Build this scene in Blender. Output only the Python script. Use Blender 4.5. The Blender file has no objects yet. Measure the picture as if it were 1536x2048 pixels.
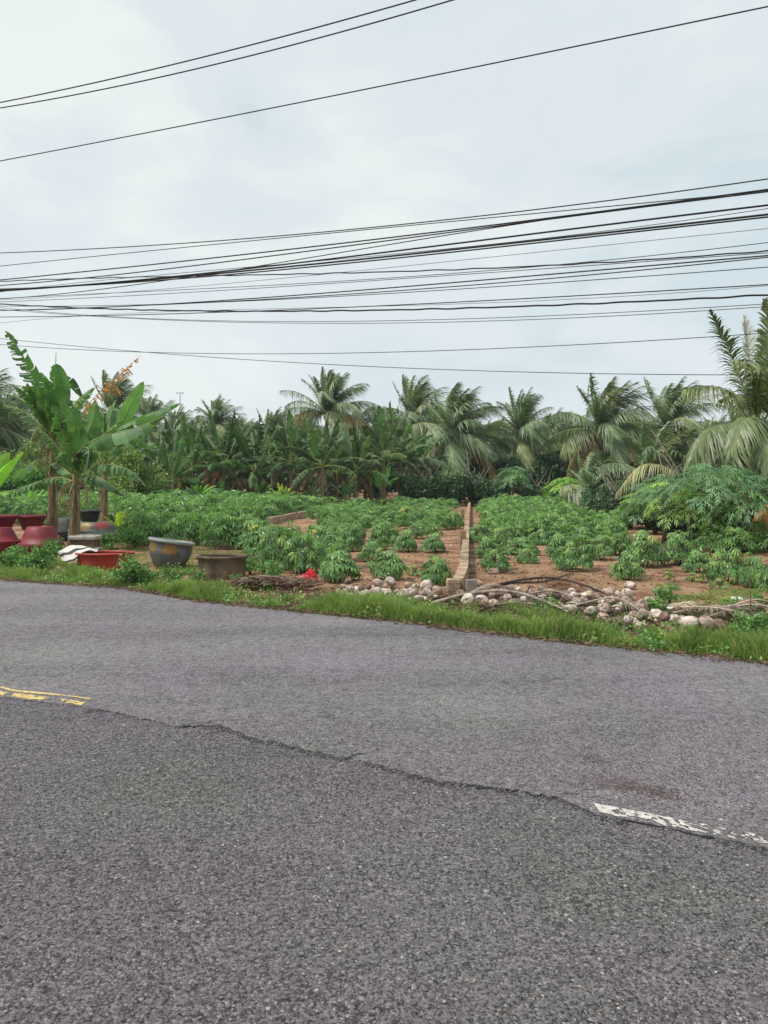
import bpy, math, random
import numpy as np
from mathutils import Vector, Matrix, Euler
R = math.radians
rng = np.random.default_rng(7)
random.seed(7)
S = bpy.context.scene
COL = S.collection

# ------------------------------------------------------------------ camera
CAM_H = 1.55
PITCH = R(2.38)
FPX = 1539.0
cam_d = bpy.data.cameras.new('camera'); cam = bpy.data.objects.new('camera', cam_d); COL.objects.link(cam)
cam.location = (0, 0, CAM_H)
cam.rotation_euler = (R(90) - PITCH, 0, 0)
cam_d.sensor_fit = 'VERTICAL'; cam_d.sensor_height = 24.0
cam_d.lens = 24.0 * FPX / 2048
cam_d.clip_end = 3000; cam_d.clip_start = 0.05
S.camera = cam

# ------------------------------------------------------------------ world and sun
SUN_DIR = Vector((-0.50, -0.22, 0.84)).normalized()
w = bpy.data.worlds.new('World'); S.world = w; w.use_nodes = True
nt = w.node_tree; nt.nodes.clear()
def WN(t, **k):
    n = nt.nodes.new(t)
    for a, b in k.items(): setattr(n, a, b)
    return n
wo = WN('ShaderNodeOutputWorld'); bg1 = WN('ShaderNodeBackground'); bg2 = WN('ShaderNodeBackground'); mx = WN('ShaderNodeMixShader')
sky = WN('ShaderNodeTexSky', sky_type='NISHITA'); sky.sun_disc = False
sky.sun_elevation = math.asin(SUN_DIR.z); sky.sun_rotation = math.atan2(SUN_DIR.x, SUN_DIR.y)
bg1.inputs[1].default_value = 0.1
nt.links.new(sky.outputs[0], bg1.inputs[0])
tc = WN('ShaderNodeTexCoord'); mp = WN('ShaderNodeMapping'); mp.inputs['Scale'].default_value = (1, 1, 2.2)
nt.links.new(tc.outputs['Generated'], mp.inputs[0])
n1 = WN('ShaderNodeTexNoise'); n1.inputs['Scale'].default_value = 2.6; n1.inputs['Detail'].default_value = 6; n1.inputs['Roughness'].default_value = .55
n1.inputs['Distortion'].default_value = .35
nt.links.new(mp.outputs[0], n1.inputs['Vector'])
sx = WN('ShaderNodeSeparateXYZ'); nt.links.new(tc.outputs['Generated'], sx.inputs[0])
ma = WN('ShaderNodeMath', operation='MULTIPLY_ADD'); ma.inputs[1].default_value = -0.20; nt.links.new(sx.outputs[0], ma.inputs[0]); nt.links.new(n1.outputs[0], ma.inputs[2])
cr = WN('ShaderNodeValToRGB'); cr.color_ramp.interpolation = 'EASE'
e = cr.color_ramp.elements
e[0].position = .34; e[0].color = (.59, .71, .745, 1)
e[1].position = .66; e[1].color = (.83, .885, .85, 1)
m_ = e.new(.50); m_.color = (.72, .785, .81, 1)
nt.links.new(ma.outputs[0], cr.inputs[0])
# paler, slightly lilac towards the horizon
hz = WN('ShaderNodeMapRange'); hz.inputs[1].default_value = 0.0; hz.inputs[2].default_value = .35; hz.inputs[3].default_value = .55; hz.inputs[4].default_value = 0
nt.links.new(sx.outputs[2], hz.inputs[0])
mc = WN('ShaderNodeMixRGB'); mc.inputs[2].default_value = (.78, .825, .865, 1)
nt.links.new(hz.outputs[0], mc.inputs[0]); nt.links.new(cr.outputs[0], mc.inputs[1])
nt.links.new(mc.outputs[0], bg2.inputs[0]); bg2.inputs[1].default_value = 1.03
mx.inputs[0].default_value = .93
nt.links.new(bg1.outputs[0], mx.inputs[1]); nt.links.new(bg2.outputs[0], mx.inputs[2]); nt.links.new(mx.outputs[0], wo.inputs[0])
w.cycles.sampling_method = 'AUTOMATIC'
sd = bpy.data.lights.new('sun', 'SUN'); sd.energy = 3.3; sd.angle = R(9); sd.color = (1, .95, .87)
so = bpy.data.objects.new('sun', sd); COL.objects.link(so); so.rotation_euler = SUN_DIR.to_track_quat('Z', 'Y').to_euler(); so.location = (-20, -10, 40)
S.view_settings.view_transform = 'Standard'; S.view_settings.look = 'None'; S.view_settings.gamma = 1; S.view_settings.exposure = 0.08
S.view_settings.use_curve_mapping = False
S.render.engine = 'CYCLES'
S.cycles.max_bounces = 6; S.cycles.diffuse_bounces = 3; S.cycles.glossy_bounces = 2; S.cycles.transmission_bounces = 3; S.cycles.transparent_max_bounces = 4

# ------------------------------------------------------------------ photograph pixel (full size 1536x2048) -> world helpers
cp, sp = math.cos(PITCH), math.sin(PITCH)
def ray(px, py):
    u = (px - 768) / FPX; v = (1024 - py) / FPX
    return np.array([u, cp + v * sp, -sp + v * cp])
def G(px, py, z=0.0):
    r = ray(px, py); t = (z - CAM_H) / r[2]
    return np.array([r[0] * t, r[1] * t, z])
def A(px, py, d):
    r = ray(px, py); t = d / r[1]
    return np.array([r[0] * t, d, CAM_H + r[2] * t])
def proj(p):
    x, y, z = p[0], p[1], p[2] - CAM_H
    dd = y * cp - z * sp; v = (y * sp + z * cp) / dd
    return 768 + x / dd * FPX, 1024 - v * FPX

# ------------------------------------------------------------------ mesh helpers
class MB:
    def __init__(s): s.V = []; s.Q = []; s.T = []; s.C = []; s.n = 0; s.P = []
    def add(s, V, Q=None, T=None, C=(1, 1, 1), P=None):
        V = np.asarray(V, float).reshape(-1, 3)
        s.V.append(V)
        C = np.asarray(C, float)
        if C.ndim == 1: C = np.tile(C, (len(V), 1))
        s.C.append(C)
        if Q is not None and len(Q): s.Q.append(np.asarray(Q, int).reshape(-1, 4) + s.n)
        if T is not None and len(T): s.T.append(np.asarray(T, int).reshape(-1, 3) + s.n)
        if P is not None:
            for f in P: s.P.append([i + s.n for i in f])
        s.n += len(V)
    def mesh(s, name, mat, smooth=True):
        me = bpy.data.meshes.new(name)
        if not s.V: return me
        V = np.concatenate(s.V); C = np.concatenate(s.C)
        loops = []; starts = []; k = 0
        if s.Q:
            q = np.concatenate(s.Q); loops.append(q.ravel()); starts.append(np.arange(len(q)) * 4 + k); k += len(q) * 4
        if s.T:
            t = np.concatenate(s.T); loops.append(t.ravel()); starts.append(np.arange(len(t)) * 3 + k); k += len(t) * 3
        for f in s.P:
            loops.append(np.array(f)); starts.append(np.array([k])); k += len(f)
        L = np.concatenate(loops).astype(np.int32); st = np.concatenate(starts).astype(np.int32)
        me.vertices.add(len(V)); me.vertices.foreach_set('co', V.astype(np.float32).ravel())
        me.loops.add(len(L)); me.loops.foreach_set('vertex_index', L)
        me.polygons.add(len(st)); me.polygons.foreach_set('loop_start', st)
        me.polygons.foreach_set('use_smooth', np.full(len(st), smooth))
        me.update(calc_edges=True)
        a = me.color_attributes.new('tint', 'FLOAT_COLOR', 'POINT')
        c4 = np.ones((len(V), 4), np.float32); c4[:, :3] = C; a.data.foreach_set('color', c4.ravel())
        if mat: me.materials.append(mat)
        return me
    def build(s, name, mat, parent=None, smooth=True, loc=None):
        o = bpy.data.objects.new(name, s.mesh(name, mat, smooth)); COL.objects.link(o)
        if parent: o.parent = parent
        if loc is not None: o.location = loc
        return o
def tag(o, label=None, cat=None, group=None, kind=None):
    if label: o['label'] = label
    if cat: o['category'] = cat
    if group: o['group'] = group
    if kind: o['kind'] = kind
    return o
def empty(name, loc, label, cat, group=None, rz=0, sc=1):
    o = bpy.data.objects.new(name, None); COL.objects.link(o); o.location = loc; o.rotation_euler = (0, 0, rz)
    o.scale = (sc, sc, sc) if np.isscalar(sc) else sc
    o.empty_display_size = .1
    return tag(o, label, cat, group)
def child(name, me, parent):
    o = bpy.data.objects.new(name, me); COL.objects.link(o); o.parent = parent; return o
def copy_tree(o, parent=None):
    c = o.copy(); COL.objects.link(c)
    if parent: c.parent = parent
    for ch in list(o.children): copy_tree(ch, c)
    return c
_o = ['zeroth', 'first', 'second', 'third', 'fourth', 'fifth', 'sixth', 'seventh', 'eighth', 'ninth', 'tenth', 'eleventh', 'twelfth', 'thirteenth',
      'fourteenth', 'fifteenth', 'sixteenth', 'seventeenth', 'eighteenth', 'nineteenth']
ORD = _o + [('%s-%s' % (t, _o[k])) if k else tt for t, tt in (('twenty', 'twentieth'), ('thirty', 'thirtieth'), ('forty', 'fortieth'), ('fifty', 'fiftieth')) for k in range(10)]
def nrm(v): return v / (np.linalg.norm(v, axis=-1, keepdims=True) + 1e-9)

def tube(mb, pts, rad, n=6, C=(1, 1, 1), cap=True):
    pts = np.asarray(pts, float); m = len(pts); rad = np.broadcast_to(np.asarray(rad, float), (m,))
    tg = nrm(np.gradient(pts, axis=0)); ref = np.array([0, 0, 1.]) if abs(tg[0][2]) < .9 else np.array([1., 0, 0])
    s = nrm(np.cross(tg, ref)); u = np.cross(s, tg)
    a = np.arange(n) / n * 2 * np.pi
    V = pts[:, None] + rad[:, None, None] * (np.cos(a)[None, :, None] * s[:, None] + np.sin(a)[None, :, None] * u[:, None])
    i = np.arange(m - 1)[:, None] * n; j = np.arange(n)[None]
    Q = np.stack([i + j, i + (j + 1) % n, i + n + (j + 1) % n, i + n + j], -1).reshape(-1, 4)
    P = [list(range(n))[::-1], [(m - 1) * n + k for k in range(n)]] if cap else None
    C = np.asarray(C, float)
    if C.ndim == 2: C = np.repeat(C, n, 0)
    mb.add(V.reshape(-1, 3), Q=Q, C=C, P=P)
def lathe(mb, prof, n=40, sx=1, sy=1, C=(1, 1, 1), fn=None, closed=False):
    prof = np.asarray(prof, float); m = len(prof); a = np.arange(n) / n * 2 * np.pi
    r = prof[:, 0][:, None] * (fn(a)[None, :] if fn else 1.0)
    V = np.stack([r * np.cos(a)[None] * sx, r * np.sin(a)[None] * sy, np.repeat(prof[:, 1][:, None], n, 1)], -1)
    i = np.arange(m - 1)[:, None] * n; j = np.arange(n)[None]
    Q = np.stack([i + j, i + (j + 1) % n, i + n + (j + 1) % n, i + n + j], -1).reshape(-1, 4)
    mb.add(V.reshape(-1, 3), Q=Q, C=C)
def box(mb, c, s, rz=0, C=(1, 1, 1), jit=0):
    x, y, z = [k / 2 for k in s]
    V = np.array([(-x, -y, -z), (x, -y, -z), (x, y, -z), (-x, y, -z), (-x, -y, z), (x, -y, z), (x, y, z), (-x, y, z)])
    if jit: V = V + rng.uniform(-jit, jit, V.shape)
    ca, sa = math.cos(rz), math.sin(rz)
    V = np.stack([V[:, 0] * ca - V[:, 1] * sa, V[:, 0] * sa + V[:, 1] * ca, V[:, 2]], -1) + np.asarray(c)
    mb.add(V, Q=[(0, 3, 2, 1), (4, 5, 6, 7), (0, 1, 5, 4), (1, 2, 6, 5), (2, 3, 7, 6), (3, 0, 4, 7)], C=C)

_perm = rng.random((256, 256))
def vnoise(x, y, s=1.0, off=0):
    x = np.asarray(x, float) * s + 37.3 + off * 17.1; y = np.asarray(y, float) * s + 91.7 + off * 5.3
    xi = np.floor(x).astype(int); yi = np.floor(y).astype(int); fx = x - xi; fy = y - yi
    fx = fx * fx * (3 - 2 * fx); fy = fy * fy * (3 - 2 * fy)
    g = lambda a, b: _perm[a % 256, b % 256]
    return (g(xi, yi) * (1 - fx) + g(xi + 1, yi) * fx) * (1 - fy) + (g(xi, yi + 1) * (1 - fx) + g(xi + 1, yi + 1) * fx) * fy
def fbm(x, y, s=1.0, o=4, off=0):
    v = 0; a = .5; t = 0
    for k in range(o): v = v + a * vnoise(x, y, s * 2 ** k, off + k); t += a; a *= .5
    return v / t

# ------------------------------------------------------------------ materials
def new_mat(name):
    m = bpy.data.materials.new(name); m.use_nodes = True; t = m.node_tree; t.nodes.clear()
    def N(ty, inp=None, **k):
        n = t.nodes.new(ty)
        for a, b in k.items(): setattr(n, a, b)
        for a, b in (inp or {}).items(): n.inputs[a].default_value = b
        return n
    def L(a, b): t.links.new(a, b)
    out = N('ShaderNodeOutputMaterial')
    return m, N, L, out
LEAFGAIN = 1.6
def leaf_mat(name, mul=(1, 1, 1), rough=.45, trans=.3, spec=.5, nscale=3.0, namt=.35):
    m, N, L, out = new_mat(name)
    at = N('ShaderNodeAttribute', attribute_name='tint')
    tc = N('ShaderNodeTexCoord'); no = N('ShaderNodeTexNoise', {'Scale': nscale, 'Detail': 3}); L(tc.outputs['Object'], no.inputs['Vector'])
    mr = N('ShaderNodeMapRange', {1: .3, 2: .7, 3: 1 - namt, 4: 1 + namt}); L(no.outputs[0], mr.inputs[0])
    v = N('ShaderNodeVectorMath', operation='SCALE'); L(at.outputs['Color'], v.inputs[0]); L(mr.outputs[0], v.inputs['Scale'])
    v2 = N('ShaderNodeVectorMath', operation='MULTIPLY'); v2.inputs[1].default_value = tuple(q * LEAFGAIN for q in mul); L(v.outputs[0], v2.inputs[0])
    p = N('ShaderNodeBsdfPrincipled', {'Roughness': rough, 'Specular IOR Level': spec}); L(v2.outputs[0], p.inputs['Base Color'])
    tr = N('ShaderNodeBsdfTranslucent'); v3 = N('ShaderNodeVectorMath', operation='MULTIPLY'); v3.inputs[1].default_value = (1.3, 1.5, .7); L(v2.outputs[0], v3.inputs[0]); L(v3.outputs[0], tr.inputs[0])
    mx = N('ShaderNodeMixShader', {0: trans}); L(p.outputs[0], mx.inputs[1]); L(tr.outputs[0], mx.inputs[2]); L(mx.outputs[0], out.inputs[0])
    return m
def solid_mat(name, c1, c2=None, scale=8, rough=.8, bump=.3, bscale=40, spec=.3, tint=False, detail=6, dist=.01, stretch=(1, 1, 1), coord='Object'):
    m, N, L, out = new_mat(name)
    c2 = c2 or tuple(x * .6 for x in c1)
    tc = N('ShaderNodeTexCoord'); mp = N('ShaderNodeMapping'); mp.inputs['Scale'].default_value = stretch; L(tc.outputs[coord], mp.inputs[0])
    no = N('ShaderNodeTexNoise', {'Scale': scale, 'Detail': detail, 'Roughness': .6}); L(mp.outputs[0], no.inputs['Vector'])
    cr = N('ShaderNodeValToRGB'); cr.color_ramp.elements[0].position = .35; cr.color_ramp.elements[1].position = .68
    cr.color_ramp.elements[0].color = (*c2, 1); cr.color_ramp.elements[1].color = (*c1, 1); L(no.outputs[0], cr.inputs[0])
    p = N('ShaderNodeBsdfPrincipled', {'Roughness': rough, 'Specular IOR Level': spec})
    src = cr.outputs[0]
    if tint:
        at = N('ShaderNodeAttribute', attribute_name='tint'); mu = N('ShaderNodeMixRGB', {0: 1.0}, blend_type='MULTIPLY'); L(src, mu.inputs[1]); L(at.outputs['Color'], mu.inputs[2]); src = mu.outputs[0]
    L(src, p.inputs['Base Color'])
    if bump:
        nb = N('ShaderNodeTexNoise', {'Scale': bscale, 'Detail': 5}); L(mp.outputs[0], nb.inputs['Vector'])
        bp = N('ShaderNodeBump', {'Strength': bump, 'Distance': dist}); L(nb.outputs[0], bp.inputs['Height']); L(bp.outputs[0], p.inputs['Normal'])
    L(p.outputs[0], out.inputs[0])
    return m

HAZE = 0.0005
M = {}
M['cassava'] = leaf_mat('cassava_leaf', (1.4, 1.24, 1.05), rough=.33, trans=.28, nscale=6)
M['banana'] = leaf_mat('banana_leaf', (1.02, .94, .88), spec=.3, rough=.5, trans=.35, nscale=2.5, namt=.25)
M['papaya'] = leaf_mat('papaya_leaf', (1.1, 1.0, .9), rough=.4, trans=.25, nscale=4)
M['palm'] = leaf_mat('palm_leaf', (1.0, 1.0, .85), rough=.42, trans=.22, nscale=1.2, namt=.3)
M['bush'] = leaf_mat('bush_leaf', rough=.5, trans=.22, nscale=2)
M['grass'] = leaf_mat('grass_blade', (.95, .86, .78), rough=.55, trans=.35, nscale=3, namt=.3)
M['dead'] = leaf_mat('dead_leaf', (.75, .75, .75), rough=.8, trans=.15, nscale=5)
M['bark'] = solid_mat('palm_bark', (.17, .14, .115), (.07, .058, .05), scale=4, bump=.8, bscale=10, dist=.04, stretch=(1, 1, 3))
M['pseudostem'] = solid_mat('banana_stem', (.34, .22, .14), (.10, .075, .055), scale=5, bump=.6, bscale=9, dist=.02, stretch=(2.5, 2.5, .5), rough=.6, tint=True)
M['stem'] = solid_mat('plant_stem', (.20, .17, .12), (.11, .10, .07), scale=12, bump=.4)
M['brick'] = None

def asphalt(name, base, contrast, tone, spec=.35):
    m, N, L, out = new_mat(name)
    tc = N('ShaderNodeTexCoord'); P = tc.outputs['Object']
    wn = N('ShaderNodeTexNoise', {'Scale': 42, 'Detail': 5, 'Roughness': .7}); L(P, wn.inputs['Vector'])
    wv = N('ShaderNodeVectorMath', operation='SCALE'); wv.inputs['Scale'].default_value = .035; L(wn.outputs['Color'], wv.inputs[0])
    pa = N('ShaderNodeVectorMath', operation='ADD'); L(P, pa.inputs[0]); L(wv.outputs[0], pa.inputs[1])
    v1 = N('ShaderNodeTexVoronoi', {'Scale': 88}); L(pa.outputs[0], v1.inputs['Vector'])
    v2 = N('ShaderNodeTexVoronoi', {'Scale': 170}); L(pa.outputs[0], v2.inputs['Vector'])
    v3 = N('ShaderNodeTexVoronoi', {'Scale': 42}); L(pa.outputs[0], v3.inputs['Vector'])
    s1 = N('ShaderNodeSeparateColor'); L(v1.outputs['Color'], s1.inputs[0])
    s2 = N('ShaderNodeSeparateColor'); L(v2.outputs['Color'], s2.inputs[0])
    s3 = N('ShaderNodeSeparateColor'); L(v3.outputs['Color'], s3.inputs[0])
    # stone tone per cell, dark binder and painted crevice shade between
    r1 = N('ShaderNodeMapRange', {1: 0, 2: 1, 3: -contrast * .7, 4: contrast * .7}); L(s1.outputs[0], r1.inputs[0])
    r2 = N('ShaderNodeMapRange', {1: 0, 2: 1, 3: -contrast * .8, 4: contrast * .8}); L(s2.outputs[1], r2.inputs[0])
    d1 = N('ShaderNodeMapRange', {1: .35, 2: .85, 3: 0, 4: -.25}); L(v1.outputs['Distance'], d1.inputs[0])
    big = N('ShaderNodeTexNoise', {'Scale': .55, 'Detail': 4, 'Roughness': .55}); L(P, big.inputs['Vector'])
    mid = N('ShaderNodeTexNoise', {'Scale': 9, 'Detail': 5, 'Roughness': .65}); L(P, mid.inputs['Vector'])
    rb0 = N('ShaderNodeMapRange', {1: .3, 2: .7, 3: -.17, 4: .17}); L(big.outputs[0], rb0.inputs[0])
    mt = N('ShaderNodeMapping'); mt.inputs['Rotation'].default_value = (0, 0, R(28)); mt.inputs['Scale'].default_value = (.10, 1.1, 1); L(P, mt.inputs[0])
    bn = N('ShaderNodeTexNoise', {'Scale': 1.0, 'Detail': 3}); L(mt.outputs[0], bn.inputs['Vector'])
    rbn = N('ShaderNodeMapRange', {1: .35, 2: .65, 3: -.16, 4: .16}); L(bn.outputs[0], rbn.inputs[0])
    rb = N('ShaderNodeMath', operation='ADD'); L(rb0.outputs[0], rb.inputs[0]); L(rbn.outputs[0], rb.inputs[1])
    rm = N('ShaderNodeMapRange', {1: .3, 2: .7, 3: -.22, 4: .22}); L(mid.outputs[0], rm.inputs[0])
    def add(a, b):
        n = N('ShaderNodeMath', operation='ADD'); L(a, n.inputs[0]); L(b, n.inputs[1]); return n.outputs[0]
    grit = N('ShaderNodeTexNoise', {'Scale': 58, 'Detail': 8, 'Roughness': .78}); L(P, grit.inputs['Vector'])
    rg = N('ShaderNodeMapRange', {1: .36, 2: .64, 3: -1.15 * contrast, 4: 1.15 * contrast}); L(grit.outputs[0], rg.inputs[0])
    gr2 = N('ShaderNodeTexNoise', {'Scale': 27, 'Detail': 4, 'Roughness': .7}); L(P, gr2.inputs['Vector'])
    rg2 = N('ShaderNodeMapRange', {1: .36, 2: .64, 3: -.55 * contrast, 4: .55 * contrast}); L(gr2.outputs[0], rg2.inputs[0])
    tot = add(add(rg2.outputs[0], rg.outputs[0]), add(add(add(r1.outputs[0], r2.outputs[0]), add(d1.outputs[0], rb.outputs[0])), rm.outputs[0]))
    one = N('ShaderNodeMath', operation='ADD'); one.inputs[1].default_value = 1.12; L(tot, one.inputs[0])
    cl = N('ShaderNodeClamp', {1: .12, 2: 3.0}); L(one.outputs[0], cl.inputs[0])
    # tone: grey with faint lilac / olive drifts
    tn = N('ShaderNodeTexNoise', {'Scale': .8, 'Detail': 3}); mo = N('ShaderNodeMapping'); mo.inputs['Location'].default_value = (5, 3, 0); L(P, mo.inputs[0]); L(mo.outputs[0], tn.inputs['Vector'])
    tr = N('ShaderNodeValToRGB'); tr.color_ramp.elements[0].position = .38; tr.color_ramp.elements[1].position = .64
    tr.color_ramp.elements[0].color = (base * 1.0, base * .965, base * .965, 1); tr.color_ramp.elements[1].color = (base * 1.05 * tone[0], base * .95 * tone[1], base * 1.03 * tone[2], 1)
    L(tn.outputs[0], tr.inputs[0])
    sc = N('ShaderNodeVectorMath', operation='SCALE'); L(tr.outputs[0], sc.inputs[0]); L(cl.outputs[0], sc.inputs['Scale'])
    # rare pale chips
    wh = N('ShaderNodeMath', operation='GREATER_THAN'); wh.inputs[1].default_value = .975; L(s1.outputs[2], wh.inputs[0])
    wd = N('ShaderNodeMath', operation='LESS_THAN'); wd.inputs[1].default_value = .38; L(v1.outputs['Distance'], wd.inputs[0])
    wm = N('ShaderNodeMath', operation='MULTIPLY'); L(wh.outputs[0], wm.inputs[0]); L(wd.outputs[0], wm.inputs[1])
    mixc = N('ShaderNodeMixRGB', {2: (.42, .41, .38, 1)}); L(wm.outputs[0], mixc.inputs[0]); L(sc.outputs[0], mixc.inputs[1])
    # dark pits
    dk = N('ShaderNodeMath', operation='GREATER_THAN'); dk.inputs[1].default_value = .80; L(s3.outputs[1], dk.inputs[0])
    dd = N('ShaderNodeMath', operation='LESS_THAN'); dd.inputs[1].default_value = .30; L(v3.outputs['Distance'], dd.inputs[0])
    dm = N('ShaderNodeMath', operation='MULTIPLY'); L(dk.outputs[0], dm.inputs[0]); L(dd.outputs[0], dm.inputs[1])
    dm2 = N('ShaderNodeMath', operation='MULTIPLY'); dm2.inputs[1].default_value = .8; L(dm.outputs[0], dm2.inputs[0])
    mixd = N('ShaderNodeMixRGB', {2: (.03, .03, .032, 1)}); L(dm2.outputs[0], mixd.inputs[0]); L(mixc.outputs[0], mixd.inputs[1])
    p = N('ShaderNodeBsdfPrincipled', {'Roughness': .78, 'Specular IOR Level': spec}); L(mixd.outputs[0], p.inputs['Base Color'])
    # relief
    h1 = N('ShaderNodeMath', operation='MULTIPLY'); h1.inputs[1].default_value = -1.0; L(v1.outputs['Distance'], h1.inputs[0])
    h2 = N('ShaderNodeMath', operation='MULTIPLY_ADD'); h2.inputs[1].default_value = 1.3; L(s1.outputs[1], h2.inputs[0]); L(h1.outputs[0], h2.inputs[2])
    h3 = N('ShaderNodeMath', operation='MULTIPLY_ADD'); h3.inputs[1].default_value = -.6; L(v2.outputs['Distance'], h3.inputs[0]); L(h2.outputs[0], h3.inputs[2])
    h4 = N('ShaderNodeMath', operation='MULTIPLY_ADD'); h4.inputs[1].default_value = 4.5; L(grit.outputs[0], h4.inputs[0]); L(h3.outputs[0], h4.inputs[2])
    bp = N('ShaderNodeBump', {'Strength': .8, 'Distance': .006}); L(h4.outputs[0], bp.inputs['Height']); L(bp.outputs[0], p.inputs['Normal'])
    L(p.outputs[0], out.inputs[0])
    return m
M['asphalt_near'] = asphalt('coarse_asphalt', .138, .74, (1.02, .97, 1.03))
M['asphalt_far'] = asphalt('worn_asphalt', .205, .42, (1.02, .97, 1.03))
def soil_mat():
    m, N, L, out = new_mat('red_soil')
    tc = N('ShaderNodeTexCoord'); P = tc.outputs['Object']
    n = N('ShaderNodeTexNoise', {'Scale': 1.3, 'Detail': 8, 'Roughness': .62}); L(P, n.inputs['Vector'])
    cr = N('ShaderNodeValToRGB'); e = cr.color_ramp.elements; e[0].position = .36; e[0].color = (.13, .065, .04, 1); e[1].position = .66; e[1].color = (.42, .268, .168, 1)
    k = e.new(.5); k.color = (.32, .19, .115, 1); L(n.outputs[0], cr.inputs[0])
    # litter specks
    v = N('ShaderNodeTexVoronoi', {'Scale': 22}); L(P, v.inputs['Vector']); s = N('ShaderNodeSeparateColor'); L(v.outputs['Color'], s.inputs[0])
    g = N('ShaderNodeMath', operation='GREATER_THAN'); g.inputs[1].default_value = .88; L(s.outputs[0], g.inputs[0])
    l = N('ShaderNodeMath', operation='LESS_THAN'); l.inputs[1].default_value = .34; L(v.outputs['Distance'], l.inputs[0])
    mm = N('ShaderNodeMath', operation='MULTIPLY'); L(g.outputs[0], mm.inputs[0]); L(l.outputs[0], mm.inputs[1])
    lc = N('ShaderNodeValToRGB'); lc.color_ramp.elements[0].color = (.06, .035, .025, 1); lc.color_ramp.elements[1].color = (.42, .33, .24, 1); L(s.outputs[1], lc.inputs[0])
    mc = N('ShaderNodeMixRGB'); L(mm.outputs[0], mc.inputs[0]); L(cr.outputs[0], mc.inputs[1]); L(lc.outputs[0], mc.inputs[2])
    at = N('ShaderNodeAttribute', attribute_name='tint'); mu = N('ShaderNodeMixRGB', {0: 1.0}, blend_type='MULTIPLY'); L(mc.outputs[0], mu.inputs[1]); L(at.outputs['Color'], mu.inputs[2])
    p = N('ShaderNodeBsdfPrincipled', {'Roughness': .95, 'Specular IOR Level': .15}); L(mu.outputs[0], p.inputs['Base Color'])
    b1 = N('ShaderNodeTexNoise', {'Scale': 14, 'Detail': 8, 'Roughness': .65}); L(P, b1.inputs['Vector'])
    bp = N('ShaderNodeBump', {'Strength': .9, 'Distance': .06}); L(b1.outputs[0], bp.inputs['Height']); L(bp.outputs[0], p.inputs['Normal'])
    L(p.outputs[0], out.inputs[0]); return m
M['soil'] = soil_mat()
def brick_mat():
    m, N, L, out = new_mat('weathered_brick')
    tc = N('ShaderNodeTexCoord'); P = tc.outputs['Object']
    at = N('ShaderNodeAttribute', attribute_name='tint')
    n = N('ShaderNodeTexNoise', {'Scale': 9, 'Detail': 7, 'Roughness': .65}); L(P, n.inputs['Vector'])
    cr = N('ShaderNodeValToRGB'); e = cr.color_ramp.elements; e[0].position = .33; e[0].color = (.45, .42, .38, 1); e[1].position = .62; e[1].color = (1.1, 1.05, 1.0, 1); L(n.outputs[0], cr.inputs[0])
    mu = N('ShaderNodeMixRGB', {0: 1.0}, blend_type='MULTIPLY'); L(cr.outputs[0], mu.inputs[1]); L(at.outputs['Color'], mu.inputs[2])
    p = N('ShaderNodeBsdfPrincipled', {'Roughness': .92, 'Specular IOR Level': .2}); L(mu.outputs[0], p.inputs['Base Color'])
    b1 = N('ShaderNodeTexNoise', {'Scale': 60, 'Detail': 5}); L(P, b1.inputs['Vector'])
    bp = N('ShaderNodeBump', {'Strength': .5, 'Distance': .008}); L(b1.outputs[0], bp.inputs['Height']); L(bp.outputs[0], p.inputs['Normal'])
    L(p.outputs[0], out.inputs[0]); return m
M['brick'] = brick_mat()
M['concrete'] = solid_mat('old_concrete', (.33, .29, .25), (.19, .165, .14), scale=7, bump=.5)

# ------------------------------------------------------------------ road geometry (world metres)
_E = np.array([G(*q)[:2] for q in [(0, 1162), (250, 1179), (400, 1205), (500, 1215), (680, 1233), (960, 1268), (1248, 1299), (1536, 1332)]])
EDGE = np.concatenate([[(-160, 102.0), (-60, 44.0), (-20, 20.6), (-9, 13.9)], _E, [(6, 4.7), (20, -3.6), (160, -85)]])
_C = np.array([G(*q)[:2] for q in [(0, 1396), (170, 1416), (225, 1425), (325, 1447), (350, 1455), (445, 1452), (500, 1474), (625, 1506), (700, 1519), (768, 1536), (883, 1567), (968, 1573), (1048, 1585), (1118, 1597), (1198, 1632), (1293, 1648), (1393, 1670), (1468, 1685), (1536, 1700)]])
CEN = np.concatenate([[(-160, 92.0), (-60, 37.3), (-20, 15.4), (-6, 7.4)], _C, [(6, 1.0), (20, -7.0), (160, -88.5)]])
def edge_y(x): return np.interp(x, EDGE[:, 0], EDGE[:, 1])
def cen_y(x): return np.interp(x, CEN[:, 0], CEN[:, 1])
def rag(x, a=1.0):
    k = np.where((x < -2.05) | (x > 1.0), .35, 1.0)
    return a * k * ((fbm(x, 0 * x, 6, 5, 3) - .5) * .05 + (fbm(x, 0 * x, 28, 4, 9) - .5) * .06)
def strip(name, xs, y0, y1, z, mat, m=2, label=None, thick=0):
    mb = MB(); n = len(xs); t = np.linspace(0, 1, m)
    Y = y0[:, None] * (1 - t) + y1[:, None] * t; X = np.repeat(xs[:, None], m, 1)
    V = np.stack([X, Y, np.full_like(X, z)], -1).reshape(-1, 3)
    i = np.arange(n - 1)[:, None] * m; j = np.arange(m - 1)[None]
    Q = np.stack([i + j, i + m + j, i + m + j + 1, i + j + 1], -1).reshape(-1, 4)
    mb.add(V, Q=Q)
    if thick:
        for Ye in (y0, y1):
            W = np.stack([np.repeat(xs[:, None], 2, 1), np.repeat(Ye[:, None], 2, 1), np.tile([z, z - thick], (n, 1))], -1).reshape(-1, 3)
            k = np.arange(n - 1) * 2
            mb.add(W, Q=np.stack([k, k + 1, k + 3, k + 2], -1))
    o = mb.build(name, mat, smooth=False); tag(o, kind='structure'); return o
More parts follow.
